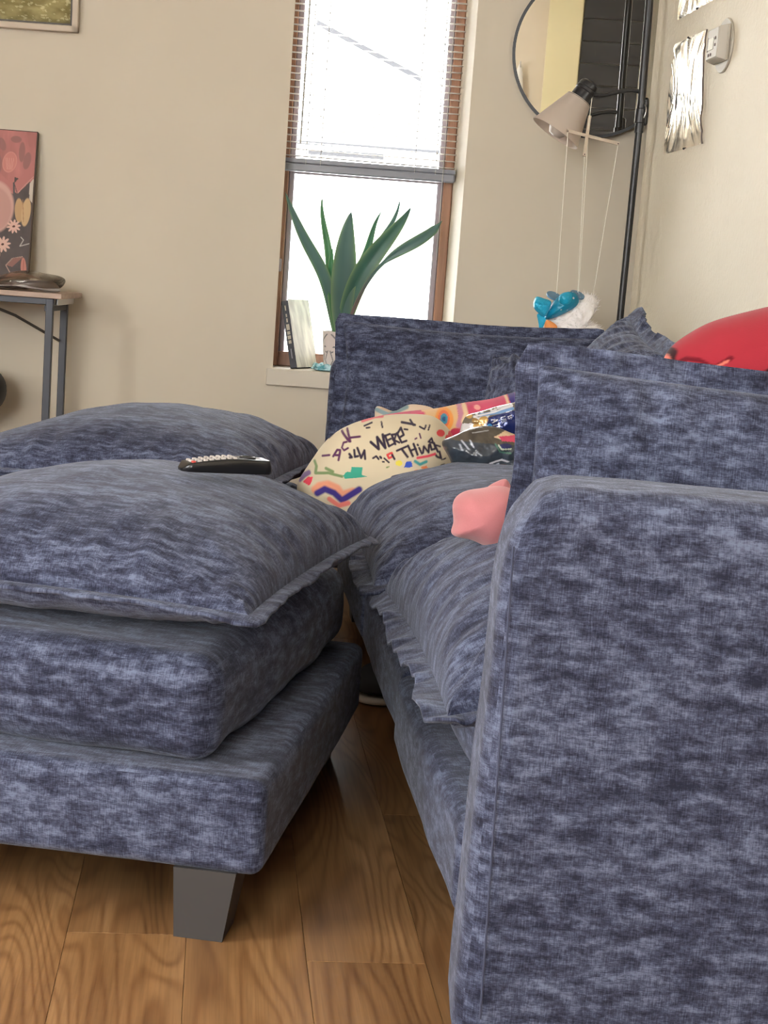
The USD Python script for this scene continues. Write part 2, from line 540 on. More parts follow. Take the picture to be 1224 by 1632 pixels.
plaster('wall_paint', (.645, .575, .46), .04, 25)
plaster('wall_paint_rough', (.72, .655, .525), .16, 85)
plaster('ceiling_paint', (.75, .73, .68), .05, 60)
plaster('sill_paint', (.66, .60, .50), .02, 40)
plaster('cream_paint', (.72, .66, .42), .02, 40)
plain('black_board', (.022, .022, .024), .35)
plain('black_metal', (.012, .012, .014), .35, 0.0)
plain('dark_frame', (.05, .055, .068), .45, .2)
plain('leg_wood', (.045, .043, .043), .5)
plain('white_plastic', (.40, .365, .30), .45)
plain('screen_grey', (.85, .86, .78), .15)
plain('button_grey', (.13, .10, .09), .5)
plain('string_white', (.8, .76, .66), .7)
plain('mirror_glass', (.86, .86, .84), .015, 1.0)
plain('blind_slat', (.60, .57, .51), .5)
plain('blind_rail', (.24, .25, .29), .4)
plain('cord', (.5, .5, .48), .7)
plain('black_plastic', (.012, .012, .013), .28)
plain('red_plastic', (.55, .06, .05), .4)
plain('key_grey', (.5, .46, .44), .4)
plain('frame_tan', (.55, .46, .36), .5)
plain('frame_dark', (.06, .05, .04), .5)
plain('canvas_edge', (.10, .07, .055), .7)
plain('orange_felt', (.85, .32, .10), .8)
plain('puppet_white', (.82, .78, .76), .9)
plain('disc_blue', (.12, .24, .36), .35)
plain('shoe_black', (.012, .013, .016), .7)
plain('shoe_sole', (.52, .46, .40), .6)
plain('towel_white', (.75, .75, .74), .9)
plain('bag_dark', (.02, .02, .022), .6)
plain('bulb_glass', (.5, .44, .38), .35)
plain('page_edge', (.75, .72, .64), .8)
plain('steel', (.6, .6, .6), .3, 1.0)
mat('fleece_pink', {
    'g': ('geometry', {}), 'n': ('noise_texture', {'scale': 900.0, 'detail': 2.0}), 'b': ('bump', {'strength': .5, 'distance': .001}),
    'p': ('principled_bsdf', {'base_color': (.50, .175, .185), 'roughness': .9, 'sheen_weight': .4, 'sheen_tint': (1, .8, .8)})},
    [('g.position', 'n.vector'), ('n.fac', 'b.height'), ('b.normal', 'p.normal')])


def printed(name, rough=.85, sheen=0.0, spec=.2, weave=1200.0, metal=0.0, bump=.25):
    mat(name, {
        'c': ('attribute', {'attribute': 'Col'}), 'g': ('geometry', {}), 'n': ('noise_texture', {'scale': weave, 'detail': 1.0}), 'b': ('bump', {'strength': bump, 'distance': .001}),
        'p': ('principled_bsdf', {'roughness': rough, 'sheen_weight': sheen, 'specular_ior_level': spec, 'metallic': metal})},
        [('c.color', 'p.base_color'), ('g.position', 'n.vector'), ('n.fac', 'b.height'), ('b.normal', 'p.normal')])


printed('printed_cloth', .9, .15)
printed('printed_fleece', .95, .15, .1, 500)
printed('printed_foil', .18, 0, .8, 220, .35, .5)
printed('printed_black_film', .22, 0, .6, 90, 0.0, .8)
printed('painted_canvas', .55, 0, .3, 900)
printed('glazed', .3, 0, .5, 60, 0, .05)
mat('leaf', {
    'c': ('attribute', {'attribute': 'Col'}), 'p': ('principled_bsdf', {'roughness': .38}), 't': ('translucent_bsdf', {}), 'mx': ('mix_closure', {'fac': .3})},
    [('c.color', 'p.base_color'), ('c.color', 't.color'), ('p.BSDF', 'mx.closure1'), ('t.BSDF', 'mx.closure2')], 'mx.closure')
mat('lamp_shade', {
    'd': ('principled_bsdf', {'base_color': (.70, .61, .53), 'roughness': .35}), 't': ('translucent_bsdf', {'color': (.68, .58, .49)}), 'mx': ('mix_closure', {'fac': .4})},
    [('d.BSDF', 'mx.closure1'), ('t.BSDF', 'mx.closure2')], 'mx.closure')
mat('window_glass', {
    'f': ('fresnel', {'IOR': 1.45}), 't': ('transparent_bsdf', {'color': (.97, .98, .98)}), 'g': ('glossy_bsdf', {'roughness': .01}), 'mx': ('mix_closure', {})},
    [('f.fac', 'mx.fac'), ('t.BSDF', 'mx.closure1'), ('g.BSDF', 'mx.closure2')], 'mx.closure')
mat('clear_film', {
    'f': ('fresnel', {'IOR': 1.9}), 'ad': ('math', {'math_type': 'multiply_add', 'value2': 1.05, 'value3': -.01, 'use_clamp': True}), 't': ('transparent_bsdf', {'color': (.90, .88, .88)}), 'g': ('glossy_bsdf', {'roughness': .14, 'color': (1, .98, .92)}), 'mx': ('mix_closure', {})},
    [('f.fac', 'ad.value1'), ('ad.value', 'mx.fac'), ('t.BSDF', 'mx.closure1'), ('g.BSDF', 'mx.closure2')], 'mx.closure')
mat('blue_ribbon', {
    'g': ('geometry', {}), 'v': ('voronoi_texture', {'scale': 62.0, 'randomness': .55}), 'r': ('rgb_ramp', {'ramp': [(.0, (.75, .88, .92)), (.16, (.75, .88, .92)), (.22, (.012, .33, .52)), (1, (.012, .33, .52))]}),
    'p': ('principled_bsdf', {'roughness': .3}), 't': ('translucent_bsdf', {}), 'mx': ('mix_closure', {'fac': .3})},
    [('g.position', 'v.vector'), ('v.distance', 'r.fac'), ('r.color', 'p.base_color'), ('r.color', 't.color'), ('p.BSDF', 'mx.closure1'), ('t.BSDF', 'mx.closure2')], 'mx.closure')
mat('blue_organza', {
    'p': ('principled_bsdf', {'base_color': (.03, .52, .75), 'roughness': .25}), 't': ('translucent_bsdf', {'color': (.05, .6, .8)}), 'mx': ('mix_closure', {'fac': .35}),
    'tr': ('transparent_bsdf', {'color': (.6, .9, 1.0)}), 'm2': ('mix_closure', {'fac': .2})},
    [('p.BSDF', 'mx.closure1'), ('t.BSDF', 'mx.closure2'), ('mx.closure', 'm2.closure1'), ('tr.BSDF', 'm2.closure2')], 'm2.closure')
mat('teal_yarn', {
    'g': ('geometry', {}), 'n': ('noise_texture', {'scale': 70.0, 'detail': 3.0}), 'r': ('rgb_ramp', {'ramp': [(.35, (.10, .36, .42)), (.6, (.55, .78, .82))]}),
    'p': ('principled_bsdf', {'roughness': .95})}, [('g.position', 'n.vector'), ('n.fac', 'r.fac'), ('r.color', 'p.base_color')])
mat('frame_wood', {
    'g': ('geometry', {}), 'm': ('mapping', {'scale': (60, 60, 3)}), 'n': ('noise_texture', {'scale': 1.0, 'detail': 4.0}), 'r': ('rgb_ramp', {'ramp': [(.3, (.22, .105, .06)), (.7, (.36, .18, .105))]}),
    'p': ('principled_bsdf', {'roughness': .4})}, [('g.position', 'm.vector'), ('m.vector', 'n.vector'), ('n.fac', 'r.fac'), ('r.color', 'p.base_color')])
plain('sash_grey', (.36, .31, .34), .5)
mat('desk_wood', {
    'g': ('geometry', {}), 'm': ('mapping', {'scale': (5, 60, 60)}), 'n': ('noise_texture', {'scale': 1.0, 'detail': 4.0}), 'r': ('rgb_ramp', {'ramp': [(.3, (.38, .27, .21)), (.7, (.52, .39, .31))]}),
    'p': ('principled_bsdf', {'roughness': .5})}, [('g.position', 'm.vector'), ('m.vector', 'n.vector'), ('n.fac', 'r.fac'), ('r.color', 'p.base_color')])
plain('stick_wood', (.52, .43, .33), .6)


def plank_material(name, tint):
    t = np.array(tint)
    mat(name, {
        't': ('uvmap', {}),
        'm0': ('mapping', {'scale': (6.5, 1.15, 1)}), 'n0': ('noise_texture', {'scale': 1.0, 'detail': 1.6, 'roughness': .45, 'distortion': .35}),
        'k': ('math', {'math_type': 'multiply', 'value2': 150.0}), 's': ('math', {'math_type': 'sine'}), 's2': ('math', {'math_type': 'multiply_add', 'value2': .5, 'value3': .5}),
        'pw': ('math', {'math_type': 'power', 'value2': 2.4}),
        'm1': ('mapping', {'scale': (170, 5, 1)}), 'n1': ('noise_texture', {'scale': 1.0, 'detail': 3.0, 'roughness': .6}),
        'm2': ('mapping', {'scale': (9, 1.6, 1)}), 'n2': ('noise_texture', {'scale': 1.0, 'detail': 3.0, 'roughness': .55}),
        'r2': ('rgb_ramp', {'ramp': [(.28, tuple(t * (.165, .082, .033))), (.5, tuple(t * (.285, .152, .064))), (.72, tuple(t * (.375, .215, .098)))]}),
        'dk': ('mix', {'mix_type': 'multiply', 'color2': (.55, .45, .38)}), 'kf': ('math', {'math_type': 'multiply', 'value2': .6}),
        'fr': ('rgb_ramp', {'ramp': [(.3, (.72, .70, .66)), (.62, (1.05, 1.05, 1.05))]}), 'fm': ('mix', {'mix_type': 'multiply', 'fac': .75}),
        'b': ('bump', {'strength': .12, 'distance': .001}),
        'p': ('principled_bsdf', {'roughness': .42, 'specular_ior_level': .35})},
        [('t.UV', 'm0.vector'), ('m0.vector', 'n0.vector'), ('n0.fac', 'k.value1'), ('k.value', 's.value1'), ('s.value', 's2.value1'), ('s2.value', 'pw.value1'), ('t.UV', 'm1.vector'), ('m1.vector', 'n1.vector'), ('t.UV', 'm2.vector'), ('m2.vector', 'n2.vector'),
         ('n2.fac', 'r2.fac'), ('r2.color', 'dk.color1'), ('pw.value', 'kf.value1'), ('kf.value', 'dk.fac'), ('n1.fac', 'fr.fac'), ('dk.color', 'fm.color1'), ('fr.color', 'fm.color2'), ('fm.color', 'p.base_color'), ('n1.fac', 'b.height'), ('b.normal', 'p.normal')])


for i, tint in enumerate([(1, 1, 1), (1.08, 1.06, 1.03), (.9, .88, .86), (1.0, .96, .9)]):
    plank_material(f'plank_wood_{i}', tint)

# ------------------------------------------------------------------ the room
AX = 6.5                                      # the room's long axis, degrees left of the view
WDIR = np.array([-math.sin(math.radians(AX)), math.cos(math.radians(AX)), 0])
WX = np.array([math.cos(math.radians(AX)), math.sin(math.radians(AX)), 0])
RW_END = np.array([at_y(1006, 470, 4.5)[0], 4.5, 0])             # far end of the right wall's face
BK_A = 2.0
BKX = np.array([math.cos(math.radians(BK_A)), math.sin(math.radians(BK_A)), 0])
BKY = np.array([-math.sin(math.radians(BK_A)), math.cos(math.radians(BK_A)), 0])
BK0 = np.array([0, 4.75, 0])


def back(px, py, depth=0.0):
    """A pixel on the back wall's plane (or depth metres behind it; negative: in front), in world coordinates."""
    return at_plane(px, py, BK0 + BKY * depth, BKY)


def bk_local(p):
    q = np.asarray(p) - BK0
    return np.array([q @ BKX, q @ BKY, q[2]])


def bk_world(v):
    v = np.asarray(v, float)
    return BK0 + v[..., :1] * BKX + v[..., 1:2] * BKY + v[..., 2:3] * np.array([0, 0, 1.0])


def bkgeo(geo):
    g = join(geo)
    return bk_world(g[0]), g[1]


def right_wall(px, py, off=0.0):
    return at_plane(px, py, RW_END - WX * off, WX)


CEIL = 2.65
# floor: planks running with the room's axis
fl = Thing('floor', None, None, (0, 0, 0), AX, kind='structure')
PW, PL = .152, 1.22
row = 0
for ix in range(-19, 13):
    x0 = ix * PW
    off = (row * .437 + rng.uniform(0, .12)) % 1 * PL
    row += 1
    for iy in range(-3, 5):
        y0 = iy * PL + off - .4
        y1 = y0 + PL
        if y1 < -2.6 or y0 > 5.3:
            continue
        g = box(x0 + .0002, x0 + PW - .0002, y0 + .0002, y1 - .0002, -.012, 0, .0005)
        v, f = join(g)
        uv = np.stack([v[:, 0] - x0 + rng.uniform(0, 40), v[:, 1] - y0 + rng.uniform(0, 40)], 1)
        emit('plank', (v, f), f'plank_wood_{rng.integers(0, 4)}', fl, smooth=False, local=True, uv=uv)
emit('underlay', box(-3.2, 2.2, -3.2, 5.6, -.05, -.0122), 'frame_dark', fl, smooth=False, local=True)

# back wall with the window opening; the right reveal is splayed
WL, WR, WZ0, WZ1 = -.372, .171, .566, 2.02
wall = m3.Manifold.cube([4.6, .24, CEIL]).translate([-2.9, 0, 0])
cut = m3.Manifold.hull_points(np.array([[x, y, z] for z in (WZ0, WZ1) for x, y in ((WL, -.01), (WR, -.01), (WL - .04, .25), (WR - .046, .25))]))
emit('wall_back', bkgeo(wall - cut), 'wall_paint', smooth=False, kind='structure')
# sill
sl = Thing('trim_1', None, None, bk_world(np.array([-.1, 0, .515])), BK_A, kind='structure')
emit('sill_board', bkgeo(box(-.392, .20, -.022, .13, .514, .5655, .003)), 'sill_paint', sl, smooth=False)
# right wall (its far end stands clear of the back wall)
rw = m3.Manifold.cube([.12, 8.6, CEIL]).translate([0, -7.9 - .0, 0])
rv, rf = join(rw)
rv = RW_END + rv[:, :1] * WX + (rv[:, 1:2] - .7) * WDIR + rv[:, 2:3] * np.array([0, 0, 1.0])
emit('wall_right', (rv, rf), 'wall_paint_rough', smooth=False, kind='structure')
emit('wall_alcove', box(1.25, 1.37, 3.0, 5.2, 0, CEIL), 'wall_paint', smooth=False, kind='structure')
emit('wall_alcove', box(.97, 1.3, 2.95, 3.05, 0, CEIL), 'wall_paint', smooth=False, kind='structure')
# left wall with its window opening, rear wall with its window opening
lw = m3.Manifold.cube([.14, 8.0, CEIL]).translate([-2.94, -3.0, 0]) - m3.Manifold.cube([.4, 1.3, 1.4]).translate([-3.05, -.25, .9])
emit('wall_left', lw, 'wall_paint', smooth=False, kind='structure')
rr = m3.Manifold.cube([5.4, .14, CEIL]).translate([-2.9, -2.76, 0]) - m3.Manifold.cube([1.5, .4, 1.5]).translate([-2.1, -2.85, .85])
emit('wall_rear', rr, 'wall_paint', smooth=False, kind='structure')
emit('ceiling', box(-3, 2.6, -3, 5.4, CEIL, CEIL + .1), 'ceiling_paint', smooth=False, kind='structure')
bb = Thing('baseboard_back', None, None, bk_world(np.array([-1.0, 0, 0])), BK_A, kind='structure')
emit('board', bkgeo(box(-2.85, 1.5, -.014, 0, 0, .09, .003)), 'sill_paint', bb, smooth=False)

# window
w1 = Thing('window_1', None, None, bk_world(np.array([-.1, .15, WZ0])), BK_A, kind='structure')
YF = .135
fl_, fr_ = WL - .03, WR - .027


def fr(x0, x1, z0, z1, y0, y1, c=.003):
    return bkgeo(box(x0, x1, y0, y1, z0, z1, c))


emit('jamb', fr(fl_, fl_ + .035, WZ0, WZ1, YF, YF + .07), 'frame_wood', w1, smooth=False)
emit('jamb', fr(fr_ - .028, fr_, WZ0, WZ1, YF, YF + .07), 'frame_wood', w1, smooth=False)
emit('head', fr(fl_, fr_, WZ1 - .04, WZ1, YF, YF + .07), 'frame_wood', w1, smooth=False)
emit('bottom_rail', fr(fl_ + .03, fr_ - .025, WZ0, WZ0 + .045, YF + .01, YF + .06), 'frame_wood', w1, smooth=False)
sa = emit('sash', join(fr(fl_ + .035, fl_ + .052, WZ0 + .04, WZ1 - .04, YF + .025, YF + .055), fr(fr_ - .046, fr_ - .028, WZ0 + .04, WZ1 - .04, YF + .025, YF + .055),
                       fr(fl_ + .035, fr_ - .028, 1.165, 1.20, YF + .025, YF + .055)), 'sash_grey', w1, smooth=False)
emit('pane', fr(fl_ + .05, fr_ - .045, WZ0 + .04, 1.17, YF + .038, YF + .042, 0), 'window_glass', w1, smooth=False)
emit('pane', fr(fl_ + .05, fr_ - .045, 1.19, WZ1 - .04, YF + .038, YF + .042, 0), 'window_glass', w1, smooth=False)
emit('latch', fr(fl_ + .006, fl_ + .03, .86, .90, YF - .008, YF, .002), 'sash_grey', w1, smooth=False)

# window blind
BY = .105
bl = Thing('window_blind', 'cream horizontal slat blind pulled half way down the bright window', 'blind', bk_world(np.array([-.1, BY, 1.17])), BK_A)
bx0, bx1 = WL - .016, fr_ + .002
TILT = 0.014
zz = 1.215
while zz < 1.97:
    n = 9
    yy = np.linspace(-.0125, .0125, n)
    prof = .0018 * (1 - (yy / .0125) ** 2)
    V = []
    for x in (bx0, bx1):
        dz = -TILT * (x - bx0) * .5
        for y, p in zip(yy, prof):
            V.append((x, BY + y, zz + dz + p + .0004))
        for y, p in zip(yy[::-1], prof[::-1]):
            V.append((x, BY + y, zz + dz + p - .0004))
    k = 2 * n
    F = [[i, (i + 1) % k, k + (i + 1) % k, k + i] for i in range(k)]
    emit('slat', (bk_world(np.array(V)), np.array(F)), 'blind_slat', bl, smooth=False)
    zz += .0205
emit('bottom_rail', bkgeo(box(bx0, bx1, BY - .014, BY + .014, 1.168, 1.193, .004)), 'blind_rail', bl, smooth=False)
emit('slat_stack', bkgeo(box(bx0, bx1, BY - .0125, BY + .0125, 1.194, 1.207, .001)), 'blind_rail', bl, smooth=False)
for xc in (-.315, -.27, .02, .085):
    emit('ladder_cord', bkgeo(tube([(xc, BY - .0128, 1.17), (xc, BY - .0128, 1.97)], .0011, 6)), 'cord', bl)
emit('tilt_wand', bkgeo(tube([(-.335, BY - .02, 1.25), (-.332, BY - .02, 1.97)], .0025, 8)), 'cord', bl)
emit('lift_cord', bkgeo(tube([(.108, BY - .018, .93), (.107, BY - .018, 1.97)], .0012, 6)), 'cord', bl)

# neighbouring house beyond the window
plain('pale_siding', (.86, .86, .85), .7)
plain('roof_grey', (.045, .045, .048), .9, 0.0, specular_ior_level=0.0)
NY = 16.0
nb = Thing('neighbour_house', 'pale house with a sloping roof seen faintly through the upper blind', 'house', (-.2, NY, 0))
e_l, e_r = at_y(440, 226, NY), at_y(760, 226, NY)
emit('wall', box(-1.6, 1.6, NY, NY + 3, 0, e_l[2]), 'pale_siding', nb, smooth=False)
emit('eave_board', box(-1.7, 1.7, NY - .25, NY - .2, e_l[2] - .02, e_l[2] + .01), 'roof_grey', nb, smooth=False)
emit('lintel', box(*sorted((at_y(492, 246, NY)[0], at_y(612, 246, NY)[0])), NY - .05, NY + .02, at_y(550, 250, NY)[2], at_y(550, 242, NY)[2]), 'roof_grey', nb, smooth=False)
r_a, r_b = at_y(500, 18, NY), at_y(672, 112, NY)
emit('rake_board', m3.Manifold.hull_points(np.array([[p_[0], y_, p_[2] + z_] for p_ in (r_a, r_b) for y_ in (NY + .6, NY + .66) for z_ in (-.03, .02)])), 'roof_grey', nb, smooth=False)
emit('gable', m3.Manifold.hull_points(np.array([[x_, y_, z_] for y_ in (NY + .7, NY + 2) for x_, z_ in ((r_a[0] - 1, e_l[2]), (r_b[0] + .6, e_l[2]), (r_b[0] + .6, r_b[2] - .35), (r_a[0], r_a[2] - .02), (r_a[0] - 1, r_a[2] - .5))])), 'pale_siding', nb, smooth=False)

# ------------------------------------------------------------------ sectional sofa
SO = np.array([.125, 1.833, 0])              # near end of the front edge of the seat base
sofa = Thing('sectional_sofa', 'blue chenille sectional sofa along the right wall with a tall flat arm facing the camera', 'sofa', SO, AX)


def soft(name, parent, size, pos, r, mat_='chenille', rot=0, local=True, **kw):
    v, f, uv = soft_box(*size, r, **kw)
    v = v @ rz(rot).T + np.asarray(pos)
    return emit(name, (v, f), mat_, parent, local=local, uv=uv)


ML = .70
for i in range(3):
    y0 = -.06 + i * (ML + .012)
    soft('seat_base', sofa, (.66, ML, .125), (.33 - .012 * (i == 0), y0 + ML / 2, .0925 + .0625), .022, puff=(.006, .004, 0), wr=.003, seed=i + 3)
for lx, ly in ((.07, .02), (.07, .45), (.07, 1.35), (.07, 2.0), (.60, .02), (.60, 2.0)):
    v, f = join(m3.Manifold.hull_points(np.array([[x * s, y * s, z] for x in (-1, 1) for y in (-1, 1) for s, z in ((.033, 0), (.042, .096))])))
    emit('leg', (v + [lx, ly, 0], f), 'leg_wood', sofa, smooth=False, local=True)
# near arm: stands square to the view, a little ahead of the seats
ARX, ARY = .118, 1.575


def near_arm():
    W, D, Z0, Z1 = .85, .17, .015, .655
    v, f, uv = soft_box(W, D, Z1 - Z0, .035, puff=(.0, .008, .004), wr=.0025, n=30, seed=11)
    v = v + [ARX + W / 2, ARY + D / 2, (Z0 + Z1) / 2]
    # the front narrows towards the top and the top corner is well rounded
    t = (v[:, 2] - Z0) / (Z1 - Z0)
    k = np.exp(-((v[:, 0] - ARX) / .10))
    v[:, 0] += k * (.016 * t - .004)
    v[:, 2] -= .028 * (v[:, 0] - ARX) * t
    kz = np.clip((t - .80) / .20, 0, 1) ** 2 * np.exp(-((v[:, 0] - ARX) / .04) ** 2)
    v[:, 2] -= .030 * kz
    v[:, 0] += .02 * kz
    return v, f, uv


v, f, uv = near_arm()
emit('arm', (v, f), 'chenille', sofa, uv=uv, label='near flat arm panel facing the camera')
# stitched seam on the near arm's outer face
sp = [np.array([ARX + .026 - .008 * t, ARY - .0065 - .004 * math.sin(t * 3.1), .07 + t * .52]) for t in np.linspace(0, 1, 40)]
emit('seam', tube([p + [0, .0018, 0] for p in sp], .0014, 6), 'chenille', sofa, uv=np.zeros((40 * 6 + 2, 2)) + .3)
# far arm
v, f, uv = soft_box(.84, .16, .57, .04, puff=(.004, .006, .006), wr=.004, seed=13)
emit('arm', (v + [-.170 + .42, 4.16, .362], f), 'chenille', sofa, uv=uv, label='far arm of the sofa by the window')
# back
soft('backrest', sofa, (.13, 2.1, .52), (.745, 1.10, .36), .05, puff=(.008, .0, .006), wr=.004, seed=15)


def place_pillow(name, label, cat, pil, R, t, group=None, mat_='chenille'):
    (bv, bf, bu), (fv, ff, fu) = pil
    t = np.asarray(t, float)
    th = Thing(name, label, cat, t - [0, 0, .05], 0, group)
    b = emit('cushion_body', (bv @ np.asarray(R).T + t, bf), mat_, th, uv=bu)
    emit('flange', (fv @ np.asarray(R).T + t, ff), mat_, th, uv=fu)
    return th


# box cushions of the seats
for i in range(3):
    y0 = -.06 + i * (ML + .012)
    v, f, uv = soft_box(.62, ML - .02, .135, .035, puff=(.012, .006, .012), wr=.006, seed=20 + i)
    c = SO + np.array([.335 * WX[0] + (y0 + ML / 2) * WDIR[0], .335 * WX[1] + (y0 + ML / 2) * WDIR[1], .219 + .0675])
    th = Thing('seat_cushion', ['dark blue box seat cushion at the near end of the sofa', 'dark blue box seat cushion in the middle of the sofa', 'dark blue box seat cushion at the far end of the sofa under the doodled blanket'][i], 'cushion', c - [0, 0, .07], AX, 'box seat cushions of the sofa')
    emit('cushion_body', (v @ rz(AX).T + c, f), 'chenille', th, uv=uv)


def droop(x0, k):
    def fn(v):
        v = v.copy()
        d = np.clip(x0 - v[:, 0], 0, None)
        v[:, 2] -= k * d ** 2
        return v
    return fn


labs = ['dark blue frilled seat pillow nearest the big arm, rolling over the seat front', 'dark blue frilled seat pillow in the middle of the sofa, behind the near one', 'dark blue seat pillow at the far end of the sofa under the blankets']
for i in range(3):
    y0 = -.06 + i * (ML + .012)
    pil = pillow(.33, .355, [.140, .130, .08][i], .045, pinch=.03, wrinkle=.022, lump=.022, seed=31 + i, flange=.028, frill=.010, swap=False, deform=droop(-.02, .36), root=.31, power=2.8)
    c = SO + ([.285, .270, .30][i]) * WX + (y0 + ML / 2 - (.03 if i == 0 else 0)) * WDIR + np.array([0, 0, .388])
    place_pillow('seat_pillow', labs[i], 'pillow', pil, rz(AX), c, 'pillows lying on the sofa seats')

# pillow standing behind the near arm
UPR = np.array([[1, 0, 0], [0, 0, -1.0], [0, 1, 0]])   # pillow's +z (top) faces the camera, its y stands up
pil = pillow(.36, .22, .055, .055, pinch=.03, wrinkle=.012, lump=.018, seed=41, flange=.028, frill=.008, root=.36, power=4)
place_pillow('arm_pillow', 'large blue frilled pillow standing behind the near arm of the sofa', 'pillow', pil, ry(2.2) @ rx(-4) @ UPR, (.150 + .375, 1.865, .532), 'pillows standing against the sofa arms')
pil = pillow(.335, .17, .05, .05, pinch=.065, wrinkle=.010, lump=.016, seed=43, flange=.024, frill=.008, root=.36, power=4)
place_pillow('arm_pillow', 'dark blue frilled pillow standing against the far arm in front of the window', 'pillow', pil, rx(-5) @ UPR, (.19, 4.035, .575), 'pillows standing against the sofa arms')
# back pillow seen above the near pillow
def leaning(corner, A, B, lean, dip):
    """Rotation and centre of a back pillow leaning against the back, from its far upper corner."""
    X = -WDIR
    up = WX * math.sin(math.radians(lean)) + np.array([0, 0, math.cos(math.radians(lean))])
    N = np.cross(X, up)
    c, q = math.cos(math.radians(dip)), math.sin(math.radians(dip))
    X, up = c * X - q * up, c * up + q * X
    return np.stack([X, up, N], 1), np.asarray(corner) + A * X - B * up


Rp, cp = leaning(at_y(1008, 499, 3.62), .27, .25, 30, 9)
place_pillow('back_pillow', 'lighter blue frilled back pillow with a pointed corner beside the red blanket', 'pillow', pillow(.27, .24, .085, .06, pinch=.07, wrinkle=.022, lump=.03, seed=47, flange=.03, frill=.012, root=.5), Rp, cp, 'back pillows of the sofa')
Rp, cp = leaning(at_y(1018, 484, 3.62) + np.array([.068, -.62, -.13]), .29, .22, 28, 4)
place_pillow('back_pillow', 'blue back pillow under the red blanket', 'pillow', pillow(.29, .22, .085, .06, pinch=.06, wrinkle=.02, lump=.03, seed=49, flange=.03, frill=.01, root=.5), Rp, cp, 'back pillows of the sofa')
# small slumped pillow before the far arm
pil = pillow(.19, .16, .07, .06, pinch=.05, wrinkle=.03, lump=.03, seed=53, flange=.004, frill=.002, root=.42, swap=True)
place_pillow('throw_pillow', 'crumpled dark blue pillow lying before the far arm behind the snack bag', 'pillow', pil, rz(-15) @ rx(52), (.40, 3.72, .56))

# ------------------------------------------------------------------ ottomans
OROT = -7.3
OHW = .35
OTC = np.array([-.122, 1.857, 0]) - rz(OROT) @ np.array([OHW, -.41, 0])
ott = Thing('ottoman', 'blue chenille ottoman base on black tapered legs at the front left', 'ottoman', OTC, OROT, 'ottoman bases')
soft('base', ott, (2 * OHW, .82, .125), (0, 0, .092 + .0625), .018, puff=(.004, .004, .002), wr=.002, seed=2, n=30)
for sx in (-1, 1):
    for sy in (-1, 1):
        v, f = join(m3.Manifold.hull_points(np.array([[sx * a, sy * b, z] for a in (0, 1) for b in (0, 1) for z in (0, 1)], float) * 0 + np.array(
            [[sx * (OHW - .032 - q * (.082 if z else .064) - (0 if z else .014)), sy * (.409 - r * (.082 if z else .064) - (0 if z else .004)), .095 * z] for q in (0, 1) for r in (0, 1) for z in (0, 1)])))
        emit('leg', (v, f), 'leg_wood', ott, smooth=False, local=True)
duplicate(ott, 'ottoman', 'second blue ottoman base standing behind the front one, mostly hidden', (-.535, 3.36, 0), -9)

v, f, uv = soft_box(.60, .78, .14, .04, puff=(.010, .010, .014), wr=.007, seed=5, n=34)
oc = Thing('ottoman_cushion', 'thick blue box cushion on the front ottoman base', 'cushion', OTC + [.005, .025, .217], OROT - 3.0, 'box cushions of the ottomans')
emit('cushion_body', (v + [-.008, -.002, .073], f), 'chenille', oc, local=True, uv=uv)
duplicate(oc, 'ottoman_cushion', 'thick blue box cushion on the rear ottoman, rounded corner behind the remote control', (-.535, 3.36, .217), -9)


def otto_deform(v):
    v = v.copy()
    v[:, 2] -= .006 * np.clip(np.abs(v[:, 0] / .32), 0, 1.2) ** 3 * np.clip(np.abs(v[:, 1] / .36), 0, 1.2) ** 3
    v[:, 2] -= .46 * np.clip(v[:, 2], 0, None) * np.clip(-v[:, 0] / .31, 0, 1) ** 1.4
    return v


(bv, bf, bu), (fv, ff, fu) = pillow(.335, .345, .121, .062, pinch=.02, wrinkle=.015, lump=.03, seed=61, flange=.017, frill=.003, n=110, deform=otto_deform, root=.42, power=2.5)
op = Thing('ottoman_pillow', 'large domed blue pillow on the front ottoman carrying the remote control', 'pillow', OTC + [.000, -.012, .36], OROT - 4.5, 'domed pillows on the ottomans')
emit('cushion_body', (bv + [0, 0, .066], bf), 'chenille', op, local=True, uv=bu)
emit('flange', (fv + [0, 0, .066], ff), 'chenille', op, local=True, uv=fu)
duplicate(op, 'ottoman_pillow', 'domed blue pillow on the rear ottoman, below the desk legs', (-.535, 3.36, .36), -9)

# ------------------------------------------------------------------ things on the wall
# mirror
mc = bk_local(back(948.7, 85, -.03))
MN = np.array([-.055, -1.0, -.035])
MN /= np.linalg.norm(MN)
mcw = back(948.7, 85, -.035)
mirror = Thing('round_mirror', 'round wall mirror with a thin black frame behind the floor lamp', 'mirror', mcw, 0)
RM = .243
emit('glass', frame_lathe([(.0001, 0), (RM - .004, 0), (RM - .004, -.004), (.0001, -.004)], mcw, MN, 96), 'mirror_glass', mirror, smooth=False)
emit('frame', frame_lathe([(RM - .006, .004), (RM + .003, .004), (RM + .003, -.014), (RM - .006, -.014)], mcw, MN, 96, True), 'black_metal', mirror, smooth=False)

# framed landscape
p = back(125, 53, -.012)
q = bk_local(p)
ls = Thing('landscape_picture', 'framed grassy landscape picture high on the back wall at the left', 'picture', p, BK_A)
tl = 1.1
W_, H_, B_ = .62, .42, .018


def rot_in_wall(g, deg, c):
    v, f = join(g)
    c = np.asarray(c)
    return (v - c) @ ry(deg).T + c, f


